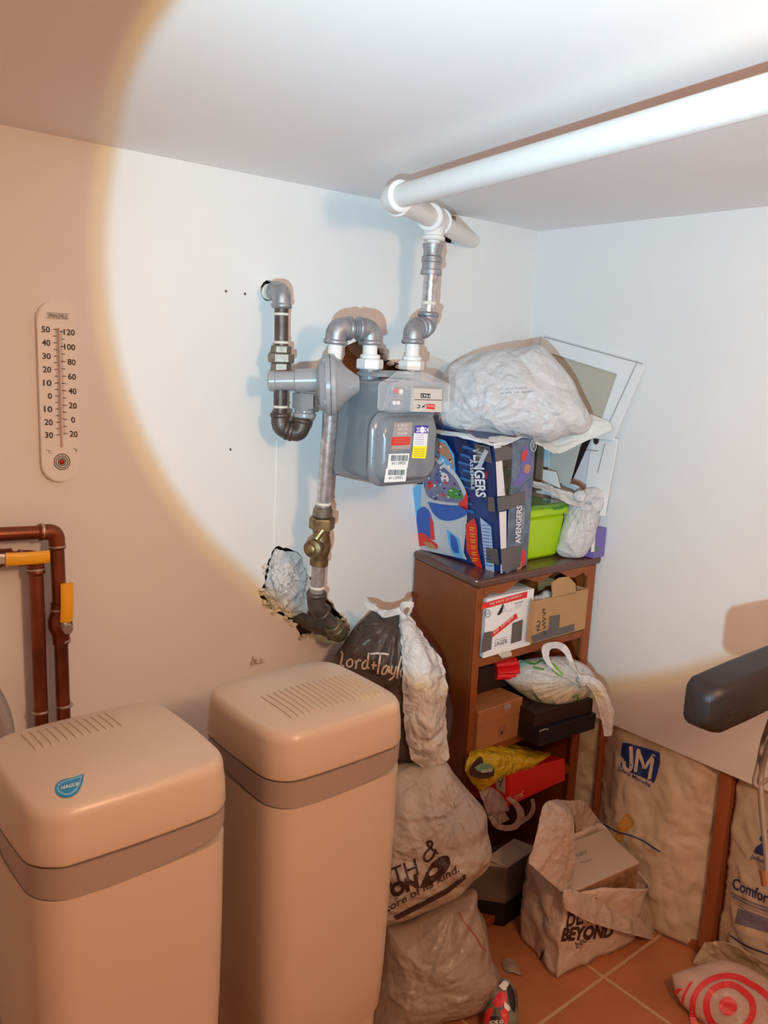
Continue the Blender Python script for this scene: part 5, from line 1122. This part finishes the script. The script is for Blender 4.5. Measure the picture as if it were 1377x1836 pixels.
decal('web_band', [(705, 1642), (800, 1592), (834, 1566), (836, 1574), (802, 1602), (712, 1649)], MB_, MN, INKB, mbag, .0025, tr, .010, 'dark band with web address')
tx('web_print', 'beyond.com', (752, 1621), (830, 1575), (750, 1616), 0, 1, BAGC)
# ------------------------------------------------------------------ lowest grey bag
GBp = Vector((-.70, -.44, .14)); GN = Vector((-.62, -.70, .36)).normalized()
bm = bag([(690, 1650), (740, 1640), (790, 1612), (850, 1592), (858, 1625), (872, 1655), (880, 1715), (897, 1752), (885, 1785), (862, 1808), (800, 1828), (770, 1846), (700, 1862), (668, 1850), (672, 1790), (682, 1720)], GBp, GN, .12, .06, amp=.017, s=6, folds=[(812, 1610, 3, .010, .2)], seed=19, flatbot=.003, na=210, nr=64)
tr = tree(bm); lg = top('lower_bag', bm, BAGG, 'lowest hazy grey-white bag on the floor beside the right softener', 'bag', smooth=True)
strokes('red_line', [[(822, 1635), (835, 1656), (852, 1676), (862, 1694), (872, 1705)]], 3, GBp, GN, mat('dull_red', (.40, .10, .08), .5), lg, .0022, tr)
# ------------------------------------------------------------------ printed pouch at the bottom edge
PC = Z(897, 1830, .03); bm = bag([(866, 1836), (872, 1795), (884, 1768), (902, 1754), (918, 1762), (928, 1786), (929, 1830), (925, 1870), (870, 1880)], PC+Vector((0, 0, .02)), Vector((-.5, -.55, .7)), .035, .02, amp=.004, s=14, seed=22, na=110, nr=34, flatbot=.002)
tr = tree(bm); PP = PC+Vector((0, 0, .02)); PNn = Vector((-.5, -.55, .7)); po = top('printed_pouch', bm, mat('pouch_dark', (.07, .06, .055), .45, c2=(.28, .27, .22), vs=30), 'rounded pouch printed red, white and black at the bottom edge beside the lowest bag', 'pouch', smooth=True)
for pts, m_ in (([(886, 1790), (896, 1778), (907, 1780), (908, 1795), (896, 1806), (884, 1802)], REDT), ([(866, 1830), (872, 1812), (884, 1806), (880, 1822), (872, 1840)], REDT), ([(897, 1812), (906, 1808), (912, 1822), (908, 1836), (900, 1830)], REDT), ([(905, 1796), (914, 1806), (912, 1813), (904, 1806)], STW), ([(894, 1768), (904, 1758), (912, 1764), (905, 1776)], STW), ([(908, 1770), (916, 1766), (924, 1790), (922, 1815), (914, 1800)], INK), ([(878, 1823), (893, 1822), (894, 1833), (879, 1834)], INK)):
    decal('pouch_print', pts, PP, PNn, m_, po, .0012, tr, .006, None, True)
text('pouch_lettering', 'JOE D', (876, 1838), (902, 1836), (877, 1830), PP, PNn, STW, po, .0024, tr, .02)
# ------------------------------------------------------------------ scrap of film
bm = sheet([[Z(900, 1724, .006), Z(912, 1718, .014), Z(924, 1724, .006)], [Z(903, 1736, .004), Z(916, 1731, .016), Z(930, 1738, .005)], [Z(910, 1744, .003), Z(922, 1744, .010), Z(936, 1749, .004)]], amp=.003, s=40); top('film_scrap', bm, BAGG, 'small scrap of clear plastic film on the floor tiles', 'scrap')
# ------------------------------------------------------------------ carrier bag with the box inside
ib = thing('gift_box', 'pale box with a flowery side inside the open printed carrier bag', 'box', (-.27, -.48, 0))
k0 = Z(1003, 1748, .004); kL = Z(940, 1690, .004); kR = Z(1118, 1688, .004)
k0 = Z(1003, 1748, .004); hB = Y(1021, 1604, k0.y).z-.004
KRt = Z(1146, 1549, hB+.004); KLt = Z(958, 1540, hB+.004)
print('GIFT', k0, hB, KRt, KLt)
k0.z = .004; kr = Vector((KRt.x, KRt.y, .004)); kl = Vector((KLt.x, KLt.y, .004))
ibl = [k0, kr, kr+(kl-k0), kl]
itl = [Vector(p)+Vector((0, 0, hB)) for p in ibl]
solidbox('carton', ibl, itl, mat('flower_card', (.42, .24, .14), .5, c2=(.22, .10, .05), vs=34), ib, .002)
solidbox('lid', lift([p+Vector((0, 0, 0)) for p in itl], .0005), lift(itl, .006), mat('pale_lid', (.62, .50, .42), .5), ib, .001, 'pale lid')
text('lid_print', 'HH', (1036, 1538), (1052, 1531), (1034, 1531), itl[0]+Vector((0, 0, .007)), NZ, GREYC, ib, .001)
strokes('lid_print', [[(1040, 1546), (1050, 1545), (1062, 1540)]], 1.5, itl[0]+Vector((0, 0, .007)), NZ, GREYC, ib, .001)
# ------------------------------------------------------------------ handrail of the exercise machine at the right edge
E0 = CAM+ray(1268, 1262)*1.17
hr = thing('machine_handrail', 'rounded black handrail of an exercise machine reaching in from the right edge', 'handrail', (E0.x+.9, E0.y, 0))
print('RAIL', E0)
def rsec(x, hy, hz, r, dz=0, n=6): return [Vector((x, E0.y+a, E0.z+b+dz)) for a, b in rrect(0, 0, hy, hz, r, .04, n)]
bm = NB(); loft(bm, [rsec(E0.x-.026, .008, .014, .005), rsec(E0.x-.024, .016, .022, .009), rsec(E0.x-.012, .024, .029, .010), rsec(E0.x, .027, .032, .010), rsec(E0.x+.08, .028, .033, .010), rsec(E0.x+.95, .028, .033, .010)])
mk('grip', bm, DARKP, hr, auto=40)
bm = NB(); loft(bm, [rsec(E0.x+.001, .0284, .0016, .001, -.004), rsec(E0.x+.95, .0290, .0016, .001, -.004)]); mk('grip_seam', bm, BLACKC, hr)
bm = NB(); box(bm, E0.x+.86, E0.x+.94, E0.y-.03, E0.y+.03, .02, E0.z-.035, .008); mk('post', bm, DARKP, hr)
bm = NB(); box(bm, E0.x+.80, E0.x+.98, E0.y-.35, E0.y+.10, 0, .05, .01); mk('foot', bm, DARKP, hr)
CBL = mat('grey_cable', (.17, .14, .13), .55)
k_ = lambda x, y, d=1.30: CAM+ray(x, y)*d
top('cable', T(catmull([k_(1392, 1262, 1.20), k_(1378, 1300, 1.24), k_(1368, 1330), k_(1360, 1370), k_(1353, 1402), k_(1360, 1411), k_(1372, 1400), k_(1390, 1395)], 8), .0035, seg=10), CBL, 'thin grey cable hanging in a loop under the black handrail', 'cable')
top('cable', T(catmull([k_(1400, 1290, 1.24), k_(1380, 1330, 1.27), k_(1366, 1380), k_(1364, 1420), k_(1368, 1470), k_(1374, 1530), k_(1376, 1570)], 8), .0042, seg=10), CBL, 'grey cable hanging straight down with a plug at the right edge', 'cable')
bm = NB(); tube(bm, [k_(1374, 1562), k_(1377, 1590)], [.0095, .008], seg=12); top('cable_plug', bm, mat('tan_plug', (.24, .10, .045), .5), 'tan plug on the end of the straight hanging cable', 'plug')
# ------------------------------------------------------------------ red and white bag, right corner of the floor
TBp = Z(1310, 1800, .03); TN = Vector((-.52, -.45, .72)).normalized()
bm = bag([(1204, 1748), (1228, 1738), (1262, 1728), (1300, 1722), (1340, 1735), (1385, 1762), (1420, 1800), (1430, 1850), (1400, 1890), (1330, 1880), (1280, 1848), (1238, 1815), (1216, 1788)], TBp+Vector((0, 0, .02)), TN, .045, .03, amp=.007, s=11, seed=27, na=170, nr=50, flatbot=.002)
tr = tree(bm); TP = TBp+Vector((0, 0, .02)); rb_ = top('ringed_bag', bm, bagmat('pink_white_bag', (.76, .58, .50), bs=12, bump=.4), 'white plastic bag with red target rings on the floor at the bottom right', 'bag', smooth=True)
def ringpts(cx, cy, rx, ry, sh, a0=0, a1=2*PI, n=30):
    return [(cx+rx*math.cos(a)+sh*max(0, math.cos(a-.7)), cy+ry*math.sin(a)+sh*max(0, math.sin(a-.1))*.8) for a in np.linspace(a0, a1, n)]
decal('bullseye', ringpts(1304, 1803, 15, 16, 3)[:-1], TP, TN, REDT, rb_, .0022, tr, .008, 'red bullseye dot')
strokes('red_ring', [ringpts(1303, 1802, 37, 37, 12)], 12, TP, TN, REDT, rb_, .0022, tr, 'inner red ring')
strokes('red_ring', [ringpts(1303, 1806, 62, 56, 30)], 11, TP, TN, REDT, rb_, .0022, tr, 'outer red ring')
strokes('red_ring', [[(1222, 1800), (1226, 1785), (1236, 1766), (1240, 1760)]], 5, TP, TN, REDT, rb_, .0022, tr, 'sliver of a red ring')
decal('red_patch', [(1209, 1779), (1214, 1772), (1224, 1773), (1216, 1780), (1212, 1786)], TP, TN, REDT, rb_, .0022, tr, .008)
bm = sheet([[X(1262, 1690, -.03), X(1300, 1690, -.035), X(1345, 1712, -.035), X(1400, 1740, -.035)], [Z(1242, 1727, .012), Z(1290, 1722, .05), Z(1335, 1735, .05), Z(1400, 1775, .05)], [Z(1250, 1731, .006), Z(1290, 1740, .03), Z(1330, 1755, .03), Z(1390, 1790, .03)]], amp=.010, s=14)
top('plastic_skirt', bm, INSUL, 'loose cream plastic spread on the floor below the right insulation bag', 'plastic')
# ------------------------------------------------------------------ open carrier bag around the gift box
V = {}
def pv_(n, x, y, d): V[n] = (x, y, d)
c = (ibl[0]+ibl[2])/2
def ex(p, k, dz=0): q_ = Vector((c.x+(p.x-c.x)*k, c.y+(p.y-c.y)*k, p.z+dz)); return q_
F_, R_, Bk_, L_ = ibl; Ft, Rt, Bt, Lt = itl
K = 1.10
base = [ex(F_, K), ex(F_.lerp(R_, .5), K+.02), ex(R_, K), ex(R_.lerp(Bk_, .5), K), ex(Bk_, K), ex(Bk_.lerp(L_, .5), K), ex(L_, K+.03), ex(L_.lerp(F_, .5), K+.06)]
midr = [ex(F_, K+.03, hB*.5), ex(F_.lerp(R_, .5), K+.07, hB*.45), ex(R_, K+.06, hB*.45), ex(R_.lerp(Bk_, .5), K+.03, hB*.5), ex(Bk_, K+.02, hB*.5), ex(Bk_.lerp(L_, .5), K+.02, hB*.5), ex(L_, K+.08, hB*.5), ex(L_.lerp(F_, .5), K+.11, hB*.5)]
rimr = [ex(F_, K-.02, hB*1.03), ex(F_.lerp(R_, .5), K+.06, hB*.93), ex(R_, K+.14, hB*.70), ex(R_.lerp(Bk_, .5), K+.06, hB*.86), ex(Bk_, K+.02, hB*1.06), ex(Bk_.lerp(L_, .5), K, hB*1.10), ex(L_, K-.02, hB*1.08), ex(L_.lerp(F_, .5), K+.02, hB*1.06)]
def ringfill(A): return catmull(A+[A[0]], 10)
bm = NB(); rows = [ringfill(r_) for r_ in (base, midr, rimr)]; cols = [catmull(cc, 9) for cc in zip(*rows)]; G = list(zip(*cols)); VV = [[bm.verts.new(p) for p in g[:-1]] for g in G]
for A, Bq in zip(VV, VV[1:]):
    for k in range(len(A)): bm.faces.new((A[k], A[(k+1) % len(A)], Bq[(k+1) % len(A)], Bq[k]))
bm.faces.new(VV[0][::-1])
bmesh.ops.recalc_face_normals(bm, faces=bm.faces); crumple_bm(bm, .011, 9, 31)
for v in bm.verts:
    v.co.z = max(.002, v.co.z); v.co.x = min(v.co.x, -.012)
tr = tree(bm); bmesh.ops.solidify(bm, geom=list(bm.faces), thickness=.001)
BAGS = bagmat('see_through_bag', (.80, .66, .56), alpha=.93, rough=.3, bs=13, bump=.4, tl=.08)
cbg = top('carrier_bag', bm, BAGS, 'open see-through carrier bag with dark store print around the pale box', 'bag', smooth=True)
# handles: tall one on the left, one falling to the right
Q = lambda x, y, yy: Y(x, y, yy)
yl = Lt.y; yfz = Ft.y
bm = sheet([[Q(948, 1548, yfz+.02), Q(962, 1500, yfz+.04), Q(974, 1446, yfz+.07), Q(992, 1434, yfz+.09), Q(1022, 1435, yfz+.12), Q(1048, 1437, yfz+.14), Q(1068, 1462, yfz+.15), Q(1100, 1502, yfz+.15), Q(1150, 1548, yfz+.12)],
            [Q(985, 1580, yfz+.0), Q(992, 1520, yfz+.02), Q(1000, 1470, yfz+.04), Q(1016, 1448, yfz+.06), Q(1030, 1452, yfz+.10), Q(1042, 1456, yfz+.13), Q(1052, 1478, yfz+.15), Q(1075, 1512, yfz+.15), Q(1125, 1552, yfz+.13)],
            [Q(1026, 1616, yfz-.01), Q(1030, 1560, yfz+.01), Q(1030, 1500, yfz+.02), Q(1030, 1470, yfz+.05), Q(1030, 1466, yfz+.09), Q(1032, 1472, yfz+.12), Q(1034, 1492, yfz+.15), Q(1055, 1530, yfz+.15), Q(1105, 1562, yfz+.14)]], amp=.006, s=14, n=9, seed=6)
mk('bag_handle', bm, bagmat('handle_film', (.80, .66, .57), alpha=.95, rough=.3, bs=13, bump=.4), cbg, 'tall left handle standing up')
bm = sheet([[Q(1012, 1592, yfz-.015), Q(1048, 1602, yfz-.02), Q(1085, 1612, yfz-.02), Q(1118, 1612, yfz-.01), Q(1140, 1590, yfz+.01), Q(1150, 1550, yfz+.03)],
            [Q(1008, 1612, yfz-.025), Q(1050, 1630, yfz-.04), Q(1095, 1645, yfz-.05), Q(1140, 1645, yfz-.05), Q(1165, 1625, yfz-.02), Q(1166, 1590, yfz+.02)],
            [Q(1016, 1632, yfz-.03), Q(1055, 1652, yfz-.05), Q(1105, 1668, yfz-.065), Q(1165, 1684, yfz-.075), Q(1194, 1692, yfz-.06), Q(1202, 1672, yfz-.02)]], amp=.006, s=14, n=9, seed=8)
mk('bag_handle', bm, bpy.data.materials['handle_film'], cbg, 'right handle sagging over the side')
cp = Vector((k0.x, k0.y, .1)); cn_ = Vector((-.35, -.9, .1)).normalized()
text('store_lettering', 'BEY', (1014, 1662), (1064, 1652), (1020, 1618), cp, cn_, INKB, cbg, .002, tr, .0, ml=.008)
text('store_lettering', 'BEYOND', (1004, 1688), (1096, 1680), (1010, 1662), cp, cn_, INKB, cbg, .002, tr, .05, ml=.008)
text('web_print', 'bedb', (1033, 1700), (1058, 1682), (1030, 1688), cp, cn_, INKB, cbg, .002, tr, .0, ml=.008)
decal('black_mark', [(972, 1700), (976, 1701), (970, 1721), (965, 1719)], cp, cn_, INKB, cbg, .002, tr, .008)
